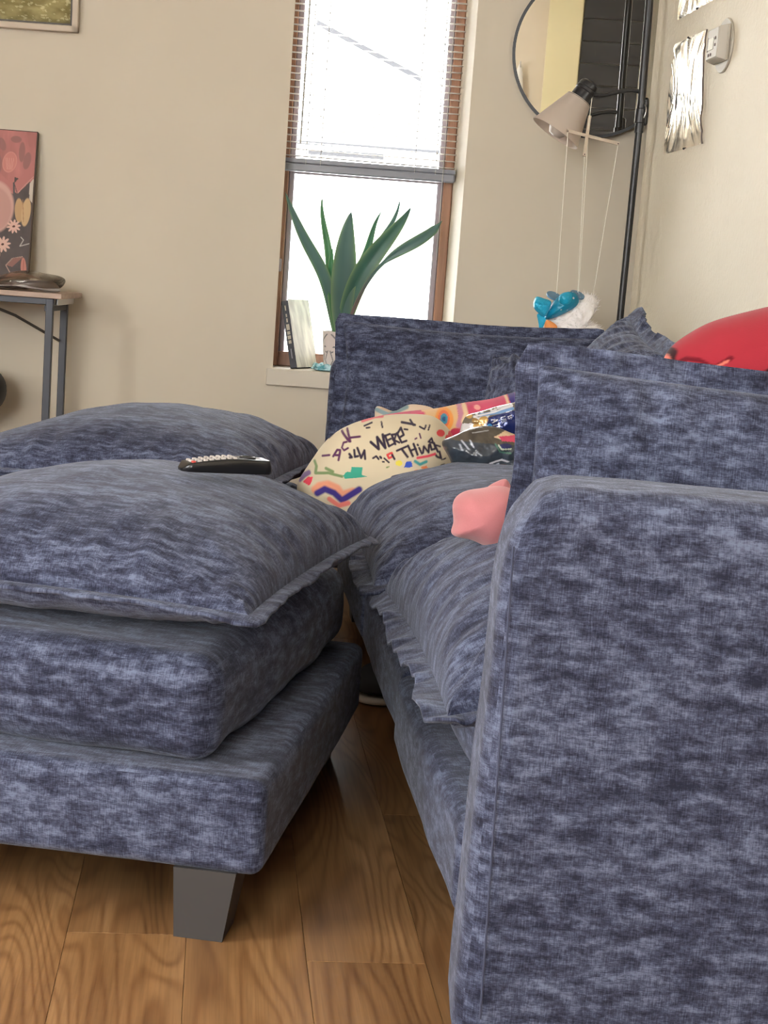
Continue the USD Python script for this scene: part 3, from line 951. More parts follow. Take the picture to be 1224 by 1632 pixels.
fx1, fz0 = q[0], q[2]
fr4 = [box(fx1 - W_, fx1, -.028, -.004, fz0, fz0 + B_, .002), box(fx1 - W_, fx1, -.028, -.004, fz0 + H_ - B_, fz0 + H_, .002), box(fx1 - W_, fx1 - W_ + B_, -.028, -.004, fz0, fz0 + H_, .002), box(fx1 - B_, fx1, -.028, -.004, fz0, fz0 + H_, .002)]
for g in fr4:
    emit('frame_rail', bkgeo(rot_in_wall(g, -.4, (fx1, 0, fz0))), 'frame_tan', ls, smooth=False)
emit('liner', bkgeo(rot_in_wall(join(box(fx1 - W_ + B_, fx1 - B_, -.020, -.006, fz0 + B_, fz0 + B_ + .006), box(fx1 - B_ - .006, fx1 - B_, -.020, -.006, fz0 + B_, fz0 + H_ - B_)), -.4, (fx1, 0, fz0))), 'frame_dark', ls, smooth=False)
nx, nz = 220, 160
gx, gz = np.meshgrid(np.linspace(0, W_ - 2 * B_ - .006, nx), np.linspace(0, H_ - 2 * B_ - .006, nz), indexing='ij')
V = np.stack([fx1 - B_ - .006 - gx, gx * 0 - .012, fz0 + B_ + .006 + gz], -1).reshape(-1, 3)
I = np.arange(nx * nz).reshape(nx, nz)
F = np.stack([I[:-1, :-1], I[1:, :-1], I[1:, 1:], I[:-1, 1:]], -1).reshape(-1, 4)
P3 = np.stack([gx.ravel() * 30, gz.ravel() * 55, gx.ravel() * 0], 1)
n1, n2 = fbm(P3, 4, 3), fbm(P3 * 2.7, 3, 9)
C = np.array(srgb(140, 128, 78)) + (n1[:, None] - .5) * np.array([.30, .27, .14]) * 1.3
lowb = np.exp(-gz.ravel() / .012)[:, None]
C = C * (1 - .45 * lowb * n2[:, None] * 1.5) + ((n2 > .66)[:, None]) * np.array([.22, .21, .14])
C = np.clip(C, .02, 1)
emit('canvas', (bk_world(rot_in_wall((V, F), -.4, (fx1, 0, fz0))[0]), F), 'painted_canvas', ls, smooth=False, col=C)

# desk
DH = .752
dk0 = bk_local(back(131, 464, -.02))
dxr = dk0[0]
desk = Thing('desk', 'slim desk with a wood top and grey metal frame against the back wall', 'desk', bk_world(np.array([dxr - .3, -.2, 0])), BK_A)
DY0 = -.36
emit('desk_top', bkgeo(box(dxr - 1.0, dxr, DY0, -.02, DH - .015, DH, .0015)), 'desk_wood', desk, smooth=False)
LT = .0205
emit('apron', bkgeo(box(dxr - .98, dxr - .022, DY0 + .012, DY0 + .012 + LT, DH - .033, DH - .0155, .001)), 'dark_frame', desk, smooth=False)
emit('leg', bkgeo(box(dxr - .024 - LT, dxr - .024, DY0 + .008, DY0 + .008 + LT, 0, DH - .0155, .0015)), 'dark_frame', desk, smooth=False)
emit('leg', bkgeo(box(dxr - .032 - LT, dxr - .032, -.06 - LT, -.06, 0, DH - .03, .0015)), 'dark_frame', desk, smooth=False)
emit('side_bar', bkgeo(box(dxr - .030 - LT, dxr - .034, DY0 + .02, -.06, DH - .052, DH - .035, .001)), 'dark_frame', desk, smooth=False)
emit('bracket', bkgeo(box(dxr - .034, dxr - .018, DY0 + .05, -.05, DH - .034, DH - .0155, .001)), 'steel', desk, smooth=False)
emit('brace', bkgeo(tube([(dxr - .05, -.09, DH - .145), (dxr - .16, -.20, DH - .075), (dxr - .30, -.30, DH - .018)], .0042, 8)), 'frame_dark', desk)
for lx in (dxr - .95,):
    emit('leg', bkgeo(box(lx, lx + LT, DY0 + .008, DY0 + .008 + LT, 0, DH - .0155, .0015)), 'dark_frame', desk, smooth=False)
    emit('leg', bkgeo(box(lx, lx + LT, -.06 - LT, -.06, 0, DH - .0155, .0015)), 'dark_frame', desk, smooth=False)

# flower painting leaning on the desk
pb = bk_local(back(45, 440, -.09))
FH, FW = .47, .36
flo = Thing('flower_painting', 'canvas painting of pink and yellow flowers leaning on the desk', 'painting', bk_world(np.array([pb[0] - .1, -.09, DH])), BK_A)
lean = math.degrees(math.asin(.07 / FH))


def leaned(g):
    v, f = join(g)
    v = (v @ rx(-lean).T) + np.array([pb[0], -.095, DH + .001])
    return bk_world(v), f


emit('stretcher', leaned(box(-FW, 0, .0, .018, 0, FH, .001)), 'canvas_edge', flo, smooth=False)
nx, nz = 240, 300
gx, gz = np.meshgrid(np.linspace(.003, FW - .003, nx), np.linspace(.003, FH - .003, nz), indexing='ij')
V = np.stack([-gx, gx * 0 - .0012, gz], -1).reshape(-1, 3)
I = np.arange(nx * nz).reshape(nx, nz)
F = np.stack([I[:-1, :-1], I[1:, :-1], I[1:, 1:], I[:-1, 1:]], -1).reshape(-1, 4)
# marks in (metres from the right edge, metres from the top)
PQ = np.stack([gx.ravel(), (FH - gz).ravel()], 1)
S = lambda a, b: (a / 870 * 80, b)  # noqa: E731
K = .00204                          # metres per photo pixel at the wall


def fp(x, y, top=True):
    """zoomed-crop coordinates (10.875 per pixel) to painting coordinates"""
    px_, py_ = x / 10.875, y / 10.875 + (190 if top else 320)
    edge = 62 - (py_ - 208) * .072
    return (edge - px_) * K, (py_ - 207) * K * 1.02


dkb, pink, lpink, sal = srgb(88, 76, 74), srgb(196, 112, 104), srgb(216, 160, 146), srgb(212, 124, 110)
yel, wht, blush = srgb(214, 172, 112), srgb(206, 190, 172), srgb(228, 178, 158)
base = np.array(pink) * (.75 + .5 * fbm(np.stack([PQ[:, 0] * 40, PQ[:, 1] * 14, PQ[:, 0] * 0], 1), 3, 4))[:, None]
low = (PQ[:, 1] > .155 + .05 * (PQ[:, 0] > .06) - PQ[:, 0] * .25)
base[low] = np.array(dkb) * (.8 + .5 * fbm(np.stack([PQ[low, 0] * 40, PQ[low, 1] * 30, PQ[low, 0] * 0], 1), 3, 8))[:, None]
mk = []
rose, deep = srgb(186, 106, 98), srgb(166, 104, 98)
for x_, y_, a_, b_, g_ in ((110, 420, .010, .020, 20), (420, 520, .009, .030, 0), (500, 650, .011, .026, -8), (40, 700, .012, .030, 10), (330, 330, .016, .010, 0), (560, 330, .008, .020, 0)):
    mk.append(('oval', (*fp(x_, y_), a_, b_, g_), deep if x_ != 560 else rose))
mk.append(('poly', [fp(430, 860), fp(520, 760), fp(640, 600), fp(630, 880), fp(350, 1170), fp(300, 1010)], pink))
mk.append(('poly', [fp(-80, 840), fp(60, 860), fp(200, 980), fp(290, 1010), fp(340, 1170), fp(150, 1060), fp(-80, 1010)], pink))
mk.append(('line', [fp(600, 890), fp(440, 1060), fp(350, 1160)], .002, srgb(214, 150, 138)))
cx, cy = fp(225, 690)
mk.append(('oval', (cx, cy, .0205, .031, -10), srgb(232, 150, 132)))
mk.append(('oval', (cx, cy, .0193, .0298, -10), sal))
for a in (-.011, -.005, .001, .007, .012):
    mk.append(('line', [(cx + a, cy - .012), (cx + a * .6 - .001, cy + .022)], .0016, srgb(226, 150, 134)))
mk.append(('line', [fp(290, 1010), fp(295, 1340)], .0055, srgb(92, 82, 84)))
mk.append(('poly', [fp(600, 920), fp(540, 1000), fp(530, 1240), fp(580, 1300), fp(640, 1000)], wht))
mk.append(('oval', (*fp(-20, 1400), .058, .078, 0), lpink))
mk.append(('oval', (*fp(-20, 1440), .050, .066, 0), srgb(204, 146, 132)))
mk.append(('oval', (*fp(370, 1430), .0125, .036, 4), srgb(204, 158, 98)))
mk.append(('oval', (*fp(480, 1450), .0135, .042, -4), yel))
mk.append(('line', [fp(430, 1260), fp(440, 1600)], .002, srgb(180, 130, 78)))
for (fx, fy), rr_ in (((285, 270), .020), ((110, 560), .023)):
    c0 = np.array(fp(fx, fy, False))
    for a in np.linspace(.2, 2 * np.pi + .2, 10, endpoint=False):
        e = c0 + rr_ * .6 * np.array([math.cos(a), math.sin(a)])
        mk.append(('oval', (e[0], e[1], rr_ * .46, rr_ * .17, math.degrees(a)), blush))
    mk.append(('oval', (c0[0], c0[1], .0045, .003, 20), srgb(92, 52, 40)))
mk.append(('line', [fp(400, 430, False), fp(440, 470, False), fp(380, 570, False), fp(530, 520, False)], .0026, srgb(186, 176, 168)))
mk.append(('line', [fp(420, 730, False), fp(260, 770, False), fp(160, 880, False), fp(230, 1000, False), fp(240, 1180, False)], .003, srgb(176, 138, 122)))
mk.append(('poly', [fp(430, 740, False), fp(280, 760, False), fp(170, 880, False), fp(260, 900, False)], srgb(150, 96, 84)))
mk.append(('oval', (*fp(440, 930, False), .0085, .036, 6), srgb(204, 120, 100)))
mk.append(('line', [fp(440, 780, False), fp(430, 1120, False)], .0015, srgb(160, 80, 70)))
mk.append(('poly', [fp(0, 690, False), fp(75, 700, False), fp(40, 900, False), fp(0, 1010, False)], srgb(206, 152, 104)))
for k in range(26):
    x_, y_ = rng.uniform(.14, FW - .02), rng.uniform(.02, FH - .02)
    mk.append(('oval', (x_, y_, rng.uniform(.012, .035), rng.uniform(.012, .035), rng.uniform(0, 90)), [pink, lpink, yel, blush, sal, dkb][k % 6]))
emit('canvas', (leaned((V, F))[0], F), 'painted_canvas', flo, smooth=False, col=np.clip(.72 * paint(PQ, base, mk) + .22 * paint(PQ, base, mk).mean(1, keepdims=True), 0, 1))

# clear plastic package on the desk
PY = 4.47
pk = Thing('plastic_package', 'flat crinkled clear plastic package lying on the desk corner', 'package', at_y(50, 457, PY))
o1 = [(-30, 452), (0, 440), (20, 433), (45, 431), (75, 436), (104, 449), (100, 456), (60, 459), (0, 457)]
pts = np.array([at_y(x, y, PY) for x, y in o1])
pts[:, 2] = np.maximum(pts[:, 2], DH + .003)
v, f = inflate(pts, .10, .10, 120, 20, .004, 30, 3, .6)
v[:, 2] = np.maximum(v[:, 2], DH + .0015)
emit('wrapper', (v, f), 'clear_film', pk)
o2 = [(-30, 457), (0, 448), (30, 445), (60, 447), (90, 453), (95, 459), (40, 459)]
pts = np.array([at_y(x, y, PY) for x, y in o2])
pts[:, 2] = np.maximum(pts[:, 2], DH + .003)
v, f = inflate(pts, .07, .07, 90, 14, .003, 30, 5, .6)
v[:, 2] = np.maximum(v[:, 2], DH + .002)
emit('contents', (v, f), 'key_grey', pk)

# dark stool under the desk
sr = at_y(8, 622, 4.5)
sz0, sz1 = at_y(2, 658, 4.5)[2], at_y(0, 590, 4.5)[2]
stx, stw = sr[0] - .17, .17
stool = Thing('stool', 'dark round padded stool under the desk at the left edge', 'stool', (stx, 4.5, 0))
hh_ = (sz1 - sz0) / 2
emit('seat', frame_lathe([(.0001, sz0)] + [(stw - .05 + .05 * math.cos(a), (sz0 + sz1) / 2 + hh_ * math.sin(a)) for a in np.linspace(-np.pi / 2, np.pi / 2, 15)] + [(.0001, sz1)], (stx, 4.5, 0), (0, 0, 1), 48), 'bag_dark', stool)
for a in (.6, 2.2, 3.8, 5.3):
    emit('leg', tube([(stx + .15 * math.cos(a), 4.5 + .15 * math.sin(a), 0), (stx + .10 * math.cos(a), 4.5 + .10 * math.sin(a), sz0 + .01)], .011, 10), 'black_metal', stool)
emit('foot_ring', xf(trimesh.creation.torus(.125, .006), None, (stx, 4.5, .18)), 'black_metal', stool)

# thermostat and plastic sheets on the right wall
tc = right_wall(1156.5, 73)


def rwgeo(g, c):
    """local: x along the wall away from the camera, y out of the wall, z up"""
    v, f = join(g)
    return c + v[:, :1] * WDIR - v[:, 1:2] * WX + v[:, 2:3] * np.array([0, 0, 1.0]), f[:, ::-1]


th = Thing('thermostat', 'white wall thermostat with a small screen on a round plate', 'thermostat', tc)
emit('plate', rwgeo(frame_lathe([(.0001, 0), (.064, 0), (.065, .003), (.063, .006), (.0001, .006)], (0, 0, 0), (0, 1, 0), 64), tc), 'white_plastic', th, smooth=35)
bodyv = m3.Manifold.hull_points(np.array([[x * s, y, z * s2] for x in (-1, 1) for z in (-1, 1) for y, s, s2 in ((.006, .049, .040), (.014, .049, .041), (.030, .043, .037), (.034, .040, .034))]))
bdy = emit('body', rwgeo(bodyv, tc + np.array([0, 0, .002])), 'white_plastic', th, smooth=False)
emit('backplate', rwgeo(box(-.052, .052, .006, .013, -.040, .044, .002), tc), 'white_plastic', th, smooth=False)
emit('screen', rwgeo(box(-.012, .028, .034, .0355, -.012, .016, .0005), tc), 'screen_grey', th, smooth=False)
emit('bezel', rwgeo(box(.028, .034, .034, .0358, -.014, .018, .0005), tc), 'button_grey', th, smooth=False)
for bx_, bz_ in ((-.024, .012), (-.024, -.004), (.004, -.024), (.020, -.024)):
    emit('button', rwgeo(box(bx_ - .004, bx_ + .004, .0335, .0362, bz_ - .003, bz_ + .004, .001), tc), 'button_grey', th, smooth=False)


def film_sheet(name, label, corners, seed):
    c = [right_wall(*p, off=.006) for p in corners]   # TL, TR, BR, BL
    t_ = Thing(name, label, 'plastic sheet', c[3], 0, 'clear plastic sheets on the right wall')
    nu, nv = 120, 80
    U, W = np.meshgrid(np.linspace(0, 1, nu), np.linspace(0, 1, nv), indexing='ij')
    P = ((1 - U) * (1 - W))[..., None] * c[0] + (U * (1 - W))[..., None] * c[1] + (U * W)[..., None] * c[2] + ((1 - U) * W)[..., None] * c[3]
    # creases fan out from the pins at the top and bottom
    a = (U - .45) * (1.0 + 1.2 * np.sin(W * np.pi)) * 4.2 + .5 * (W - .5) * (U - .4)
    h = np.abs(noise(np.stack([a + seed, W * .8 + seed, U * 0], -1), seed) - .5) * .016 + .003 * noise(np.stack([a * 2.6, W * 2.2, U * 0 + 3], -1), seed)
    h *= np.sin(np.clip(W, 0, 1) * np.pi) ** .4 * .8 + .2
    P = P - WX * h[..., None]
    Pb = P + WX * .0006
    I = np.arange(nu * nv).reshape(nu, nv)
    F = np.stack([I[:-1, :-1], I[1:, :-1], I[1:, 1:], I[:-1, 1:]], -1).reshape(-1, 4)
    emit('sheet', (P.reshape(-1, 3), F), 'clear_film', t_)
    for s_, (u_, w_) in enumerate(((.45, .0), (.55, 1.0))):
        i, j = int(u_ * (nu - 1)), int(w_ * (nv - 1))
        emit('pin', xf(trimesh.creation.icosphere(1, .003), None, P[i, j] - WX * .002), 'black_metal', t_)
    ed = np.array([P[-1, j] for j in range(nv)])
    emit('edge_fold', tube(ed, .0022, 6), 'button_grey', t_)


film_sheet('plastic_sheet', 'crinkled clear plastic sheet pinned below the thermostat on the right wall', [(1077.5, 70), (1127, 47), (1119.5, 229), (1059.5, 246)], 3)
film_sheet('plastic_sheet', 'upper clear plastic sheet pinned at the top edge above the thermostat', [(1098, -140), (1158, -190), (1141, -2), (1081, 32)], 8)

# ------------------------------------------------------------------ floor lamp
LY = 4.36
lamp = Thing('floor_lamp', 'black floor lamp with a frosted shade on a curved arm in the corner', 'lamp', (at_y(1000, 360, LY)[0], LY, 0))


def L(x, y, dy=0.0):
    return at_y(x, y, LY + dy)


top, mid_, low_p = L(1036, -10), L(1020.5, 185), L(983, 560)
dirn = (low_p - mid_) / np.linalg.norm(low_p - mid_)
foot = low_p + dirn * (low_p[2] / -dirn[2])
up_end = top + (top - mid_) * .35
emit('upper_pole', tube([mid_, top, up_end], .0112, 20), 'black_metal', lamp)
emit('lower_pole', tube([foot, mid_], .0098, 20), 'black_metal', lamp)
emit('collar', tube([mid_ + dirn * .045, mid_ + dirn * .02, mid_ + dirn * .018, mid_ - dirn * .018, mid_ - dirn * .02, mid_ - dirn * .04], [.0125, .0125, .015, .015, .0125, .0125], 20), 'black_metal', lamp, smooth=35)
emit('base', frame_lathe([(.0001, .03), (.012, .03), (.02, .02), (.11, .014), (.115, .006), (.115, 0), (.0001, 0)], (foot[0], foot[1], 0), (0, 0, 1), 40), 'black_metal', lamp, smooth=35)
kn = L(1031, 178)
emit('clamp', m3.Manifold.batch_hull([m3.Manifold.sphere(.008, 16).translate(list(L(1030, 160))), m3.Manifold.sphere(.008, 16).translate(list(L(1027, 196)))]), 'black_metal', lamp)
emit('clamp_lever', tube(spline([L(1024, 164), L(1029, 170, -.012), L(1026, 188, -.014)], 10), .002, 8), 'steel', lamp)
emit('arm', tube(spline([L(1023, 147), L(1008, 144.5), L(994, 145), L(975, 149), L(952, 152.5), L(944, 151)], 30), .0058, 14), 'black_metal', lamp)
s0 = np.array([934, 131.5])
s1 = np.array([923, 158.0])
s2 = np.array([885, 213.0])
ax_tilt = -.004
A0, A1, A2 = L(*s0), L(*s1), L(*s2, ax_tilt)
axd = (A2 - A1) / np.linalg.norm(A2 - A1)
A0 = A1 - axd * .052
emit('socket', frame_lathe([(.0001, -.004), (.018, -.003), (.025, .002), (.027, .010), (.0268, .016), (.0292, .018), (.0292, .026), (.0275, .028), (.0285, .052), (.037, .054), (.037, .060), (.0001, .060)], A0, axd, 36), 'black_metal', lamp, smooth=35)
LS = np.linalg.norm(A2 - A1)
emit('shade', frame_lathe([(.036, .0), (.074, LS), (.0722, LS), (.0342, .001)], A1, axd, 48, True), 'lamp_shade', lamp, smooth=35)
emit('bulb', frame_lathe([(.0001, LS + .008), (.018, LS + .004), (.029, LS - .014), (.030, LS - .03), (.022, LS - .06), (.014, LS - .09), (.0001, LS - .09)][::-1], A1, axd, 28), 'bulb_glass', lamp)

# ------------------------------------------------------------------ marionette: a wooden cross, strings, and a fluffy white duck
DY = 4.30
pup = Thing('duck_marionette', 'white fluffy duck marionette in a blue bonnet hanging on strings from a wooden cross', 'puppet', at_y(910, 520, DY))


def D(x, y, dy=0.0):
    return at_y(x, y, DY + dy)


def stick(a, b, w=.0085, t=.005):
    a, b = np.asarray(a), np.asarray(b)
    d = (b - a) / np.linalg.norm(b - a)
    n = np.array([0, -1.0, 0])
    n = n - d * (n @ d)
    n /= np.linalg.norm(n)
    s = np.cross(d, n)
    return m3.Manifold.hull_points(np.array([p + s * i * w / 2 + n * j * t / 2 for p in (a, b) for i in (-1, 1) for j in (-1, 1)]))


cr = emit('cross_stick', stick(D(903, 208, -.02), D(987, 229.5, .02)), 'stick_wood', pup, smooth=False)
emit('cross_stick', stick(D(940, 185, .03), D(931, 249, -.04)), 'stick_wood', pup, smooth=False)
for x, y, dd, n_ in ((905, 209, -.02, cr), (985, 229, .02, cr), (939, 189, .028, cr), (931.5, 246, -.038, cr)):
    emit('string_hole', xf(trimesh.creation.icosphere(1, .0018), None, D(x, y, dd) + [0, -.003, 0]), 'button_grey', pup)
for a, b in (((905, 211, -.02), (887, 468, -.02)), ((931.5, 247, -.038), (921, 466, -.02)), ((939, 190, .028), (922, 470, .02)), ((985, 230, .02), (945, 472, .02)), ((936, 216, 0), (943.5, 156, .02))):
    emit('string', tube([D(*a), D(*b)], .0011, 6), 'string_white', pup)
hd = inflate(outline_world([(866, 520), (880, 500), (905, 483), (930, 470), (948, 473), (952, 490), (938, 508), (955, 520), (961, 545), (955, 575), (920, 590), (880, 560)], DY), .055, .055, 120, 24, .010, 60, 4)
hb = emit('body', hd, 'puppet_white', pup)
# fluff: short curved strands
sel = rng.choice(len(hd[0]), 1500)
cen = hd[0].mean(0)
Vs, Fs, nn = [], [], 0
for i in sel:
    p0 = hd[0][i]
    d0 = (p0 - cen) + rng.normal(0, .03, 3)
    d0 /= np.linalg.norm(d0)
    w_ = np.cross(d0, rng.normal(0, 1, 3))
    w_ *= .0011 / np.linalg.norm(w_)
    l_ = rng.uniform(.006, .016)
    e_ = p0 + d0 * l_ + rng.normal(0, .003, 3)
    Vs += [p0 - w_, p0 + w_, e_]
    Fs.append([nn, nn + 1, nn + 2])
    nn += 3
emit('fluff', (np.array(Vs), np.array(Fs)), 'puppet_white', pup, smooth=False, kind='stuff')
emit('bonnet', inflate(outline_world([(868, 508), (875, 490), (890, 472), (905, 465), (918, 468), (922, 482), (910, 494), (890, 504)], DY - .03), .035, .03, 120, 20, .006, 40, 6), 'blue_ribbon', pup)
emit('bow', inflate(outline_world([(850, 488), (855, 473), (868, 476), (878, 480), (876, 492), (866, 505), (859, 500)], DY - .05), .028, .02, 120, 20, .010, 60, 7), 'blue_organza', pup)
emit('bow', inflate(outline_world([(891, 472), (900, 466), (909, 466), (912, 478), (904, 486), (893, 484)], DY - .06), .018, .012, 100, 16, .006, 60, 8), 'blue_organza', pup)
emit('ribbon_tail', inflate(outline_world([(857, 500), (868, 505), (866, 520), (861, 528), (858, 514)], DY - .04), .004, .004, 60, 10, .002, 60, 9), 'blue_organza', pup)
emit('beak', inflate(outline_world([(868, 523), (872, 510), (880, 513), (888, 521), (884, 530), (872, 530)], DY - .05), .022, .02, 60, 12, .001, 20, 3), 'orange_felt', pup)
for x, y, r_ in ((883, 472, .022), (920, 470, .021)):
    emit('bonnet_disc', frame_lathe([(.0001, .003), (r_, .002), (r_, -.002), (.0001, -.003)], D(x, y, -.02), (.25, -.45, .85), 30), 'disc_blue', pup, smooth=35)

# ------------------------------------------------------------------ things on the sill
SILL = .5655


def sillp(px, py, d):
    return back(px, py, d)


# book
bc = back(463, 589, .03)
bc[2] = SILL
bkth, bkh, bkd = .0225, .212, .14
book = Thing('book', 'dark spined paperback with a pale cover leaning on the window sill', 'book', bc)
RB = rz(-24) @ ry(-13.0)


def bkp(g):
    v, f = join(g)
    v = v @ RB.T
    return v + bc + np.array([0, 0, -(np.array([[0, 0, 0], [bkth, 0, 0]]) @ RB.T)[:, 2].min() + .0005]), f


emit('spine', bkp(box(0, bkth, -.001, .002, 0, bkh - .004, .0008)), 'blind_rail', book, smooth=False)
UsdShade.MaterialBindingAPI(stage.GetPrimAtPath(book.path + '/spine')).Bind(UsdShade.Material.Get(stage, LK + 'dark_frame'))
emit('pages', bkp(box(.0015, bkth - .0015, .002, bkd - .003, .002, bkh - .006)), 'page_edge', book, smooth=False)
emit('back_cover', bkp(box(0, .0013, .001, bkd, 0, bkh - .004)), 'dark_frame', book, smooth=False)
nx, nz = 60, 90
gx, gz = np.meshgrid(np.linspace(0, bkd, nx), np.linspace(0, bkh, nz), indexing='ij')
V = np.stack([gx * 0 + bkth, gx, gz], -1).reshape(-1, 3)
I = np.arange(nx * nz).reshape(nx, nz)
F = np.stack([I[:-1, :-1], I[1:, :-1], I[1:, 1:], I[:-1, 1:]], -1).reshape(-1, 4)
nz_ = fbm(np.stack([gx.ravel() * 60, gz.ravel() * 22 + gx.ravel() * 30, gx.ravel() * 0], 1), 3, 2)
C = np.array([.62, .58, .47]) + (nz_[:, None] - .5) * np.array([.5, .5, .42])
Vb = V + [-.0014, 0, 0]
emit('front_cover', (np.vstack([bkp((V, F))[0], bkp((Vb, F))[0]]), np.vstack([F, F[:, ::-1] + len(V)])), 'painted_canvas', book, smooth=False, col=np.clip(np.vstack([C, C]), .05, .95))
for k_, (z0, h_, w_) in enumerate([(.178, .016, .004), (.158, .010, .004), (.142, .012, .005), (.118, .018, .011), (.104, .010, .010), (.090, .011, .011), (.076, .010, .010), (.030, .030, .0035)]):
    emit('spine_print', bkp(box(bkth * .5 - w_ / 2, bkth * .5 + w_ / 2, -.0014, -.0009, z0, z0 + h_)), 'white_plastic' if k_ < 7 else 'blind_rail', book, smooth=False)

# pot and plant
pc = back(533, 590, .045)
pc[2] = SILL + .006
mt_ = Thing('yarn_coaster', 'fuzzy teal crocheted coaster under the plant pot', 'coaster', (pc[0], pc[1], SILL))
g = inflate(np.array([[pc[0] + .070 * math.cos(a) * (1 + .1 * math.sin(5 * a)), pc[1] - .012 + .052 * math.sin(a), SILL + .006] for a in np.linspace(0, 2 * np.pi, 24, endpoint=False)]), .008, .006, 120, 14, .002, 90, 3, .4, normal=(0, 0, 1))
emit('mat', g, 'teal_yarn', mt_)
ring = [(pc[0] + .062 * math.cos(a), pc[1] - .012 + .046 * math.sin(a), SILL + .014 + .004 * math.sin(9 * a)) for a in np.linspace(0, 2 * np.pi, 60)]
emit('ruffle', tube(ring, .007, 8), 'teal_yarn', mt_)
PH = .118
plant = Thing('potted_plant', 'broad leaved green houseplant in a patterned white pot on the window sill', 'plant', pc)
k_ = 120
prof = [(.0001, .0), (.033, .0), (.0345, .003)] + [(.0345 + .0105 * t, .003 + (PH - .003) * t) for t in np.linspace(.02, 1, 50)] + [(.0425, PH), (.0415, PH - .01), (.0001, PH - .012)]
pv, pf = frame_lathe(prof, pc, (0, 0, 1), k_)
ang = np.arctan2(pv[:, 1] - pc[1], pv[:, 0] - pc[0])
uu = (ang * 3 / np.pi) % 2.0 - 1.0          # six repeats around
hh = (pv[:, 2] - pc[2]) / PH
PPm = np.stack([uu * .022, (hh - .5) * PH], 1)
rad_ok = np.hypot(pv[:, 0] - pc[0], pv[:, 1] - pc[1]) > .034
gr = srgb(112, 110, 112)
pm = [('line', [(-.018, PH * .42), (-.004, PH * .2), (.0, PH * .12), (.004, PH * .2), (.018, PH * .42)], .0026, gr),
      ('line', [(0, PH * .08), (-.009, -.012), (-.009, -.028), (0, -.047)], .0024, gr), ('line', [(0, PH * .08), (.009, -.012), (.009, -.028), (0, -.047)], .0024, gr),
      ('line', [(0, .0), (-.004, -.015), (0, -.034), (.004, -.015), (0, 0)], .0016, gr), ('oval', (0, -.016, .0015, .003, 0), gr), ('oval', (-.013, .012, .0035, .002, 40), gr), ('oval', (.013, .012, .0035, .002, -40), gr),
      ('oval', (-.016, -.004, .003, .0016, 60), gr), ('oval', (.016, -.004, .003, .0016, -60), gr), ('oval', (0, .045, .003, .005, 0), gr), ('line', [(-.02, .0), (-.014, -.03), (-.019, -.05)], .0018, gr), ('line', [(.02, .0), (.014, -.03), (.019, -.05)], .0018, gr)]
C = paint(PPm, (.66, .58, .55), pm)
C[~rad_ok] = (.10, .07, .05)
emit('pot', (pv, pf), 'glazed', plant, smooth=True, col=C)


def leaf(pxs, wpx, dys, fold=.25, seed=0, dark=(.10, .19, .17), edge=(.22, .34, .16), prof=None, stem=None):
    c = np.array([back(x, y, .045 + d) for (x, y), d in zip(pxs, dys)])
    c = spline(c, 40)
    t = np.linspace(0, 1, 40)
    w = wpx * .00203 * (prof(t) if prof else np.sin(np.clip(t * .86 + .14, 0, 1) * np.pi) ** .75)
    tg = np.gradient(c, axis=0)
    tg /= np.linalg.norm(tg, axis=1, keepdims=True)
    sd = np.cross(tg, np.array([0.15, -1.0, .1]))
    sd /= np.linalg.norm(sd, axis=1, keepdims=True)
    nr = np.cross(sd, tg)
    rows, cols = [], []
    ks = np.linspace(-1, 1, 9)
    for top_ in (1, -1):
        for k in (ks if top_ > 0 else ks[::-1]):
            th_ = .0022 * (1 - abs(k) ** 3) + .0002
            rows.append(c + sd * (w / 2 * k)[:, None] + nr * ((abs(k) * fold * w / 2) + top_ * th_)[:, None])
            e = abs(k) ** 4
            cc = np.tile(np.array(dark) * (1 - e) + np.array(edge) * e, (40, 1))
            if stem is not None:
                m = np.clip(1 - t / .45, 0, 1)[:, None]
                cc = cc * (1 - m) + np.array(stem) * m
            cols.append(cc)
    V = np.stack(rows)
    n, m = V.shape[:2]
    I = np.arange(n * m).reshape(n, m)
    I2 = np.roll(I, -1, 0)
    F = np.stack([I[:, :-1], I2[:, :-1], I2[:, 1:], I[:, 1:]], -1).reshape(-1, 4)
    emit('leaf', (V.reshape(-1, 3), F), 'leaf', plant, col=np.vstack(cols))


b0 = (536, 535)
leaf([b0, (527, 480), (513, 433), (490, 390), (467, 340), (454.5, 306)], 19, [0, 0, -.01, -.02, -.03, -.04])
leaf([b0, (531, 480), (526, 427), (522, 392), (515.5, 355), (513.5, 312)], 13, [0, .01, .02, .02, .03, .03], dark=(.07, .20, .09))
leaf([b0, (530, 470), (527, 430), (530, 395)], 17, [0, .0, .01, .02], dark=(.06, .22, .09))
leaf([(546, 535), (546, 480), (549, 425), (552, 385), (560, 337)], 38, [0, -.012, -.02, -.022, -.02], fold=.1)
leaf([(546, 535), (549, 440), (551, 390), (552.5, 348)], 14, [.0, .02, .03, .03])
leaf([(546, 535), (564, 445), (584, 403), (594, 368), (609, 336)], 14, [0, .015, .02, .03, .03], dark=(.06, .18, .11))
leaf([(546, 535), (572, 445), (597, 398), (621, 362), (637.5, 316)], 13, [0, .03, .05, .06, .07])
leaf([(546, 535), (561, 471), (586, 421), (621, 377), (655, 330)], 30, [0, -.01, -.02, -.02, -.01], dark=(.06, .16, .12))
leaf([(546, 535), (564, 492), (585, 450.5), (611, 419), (643, 397), (671, 381), (705, 351)], 17, [0, -.01, -.03, -.04, -.05, -.05, -.04], prof=lambda t: np.where(t < .55, .33, .33 + .67 * np.sin(np.clip((t - .55) / .45, 0, 1) * np.pi) ** .8) * np.clip((1.001 - t) * 14, 0, 1), stem=(.30, .14, .14))

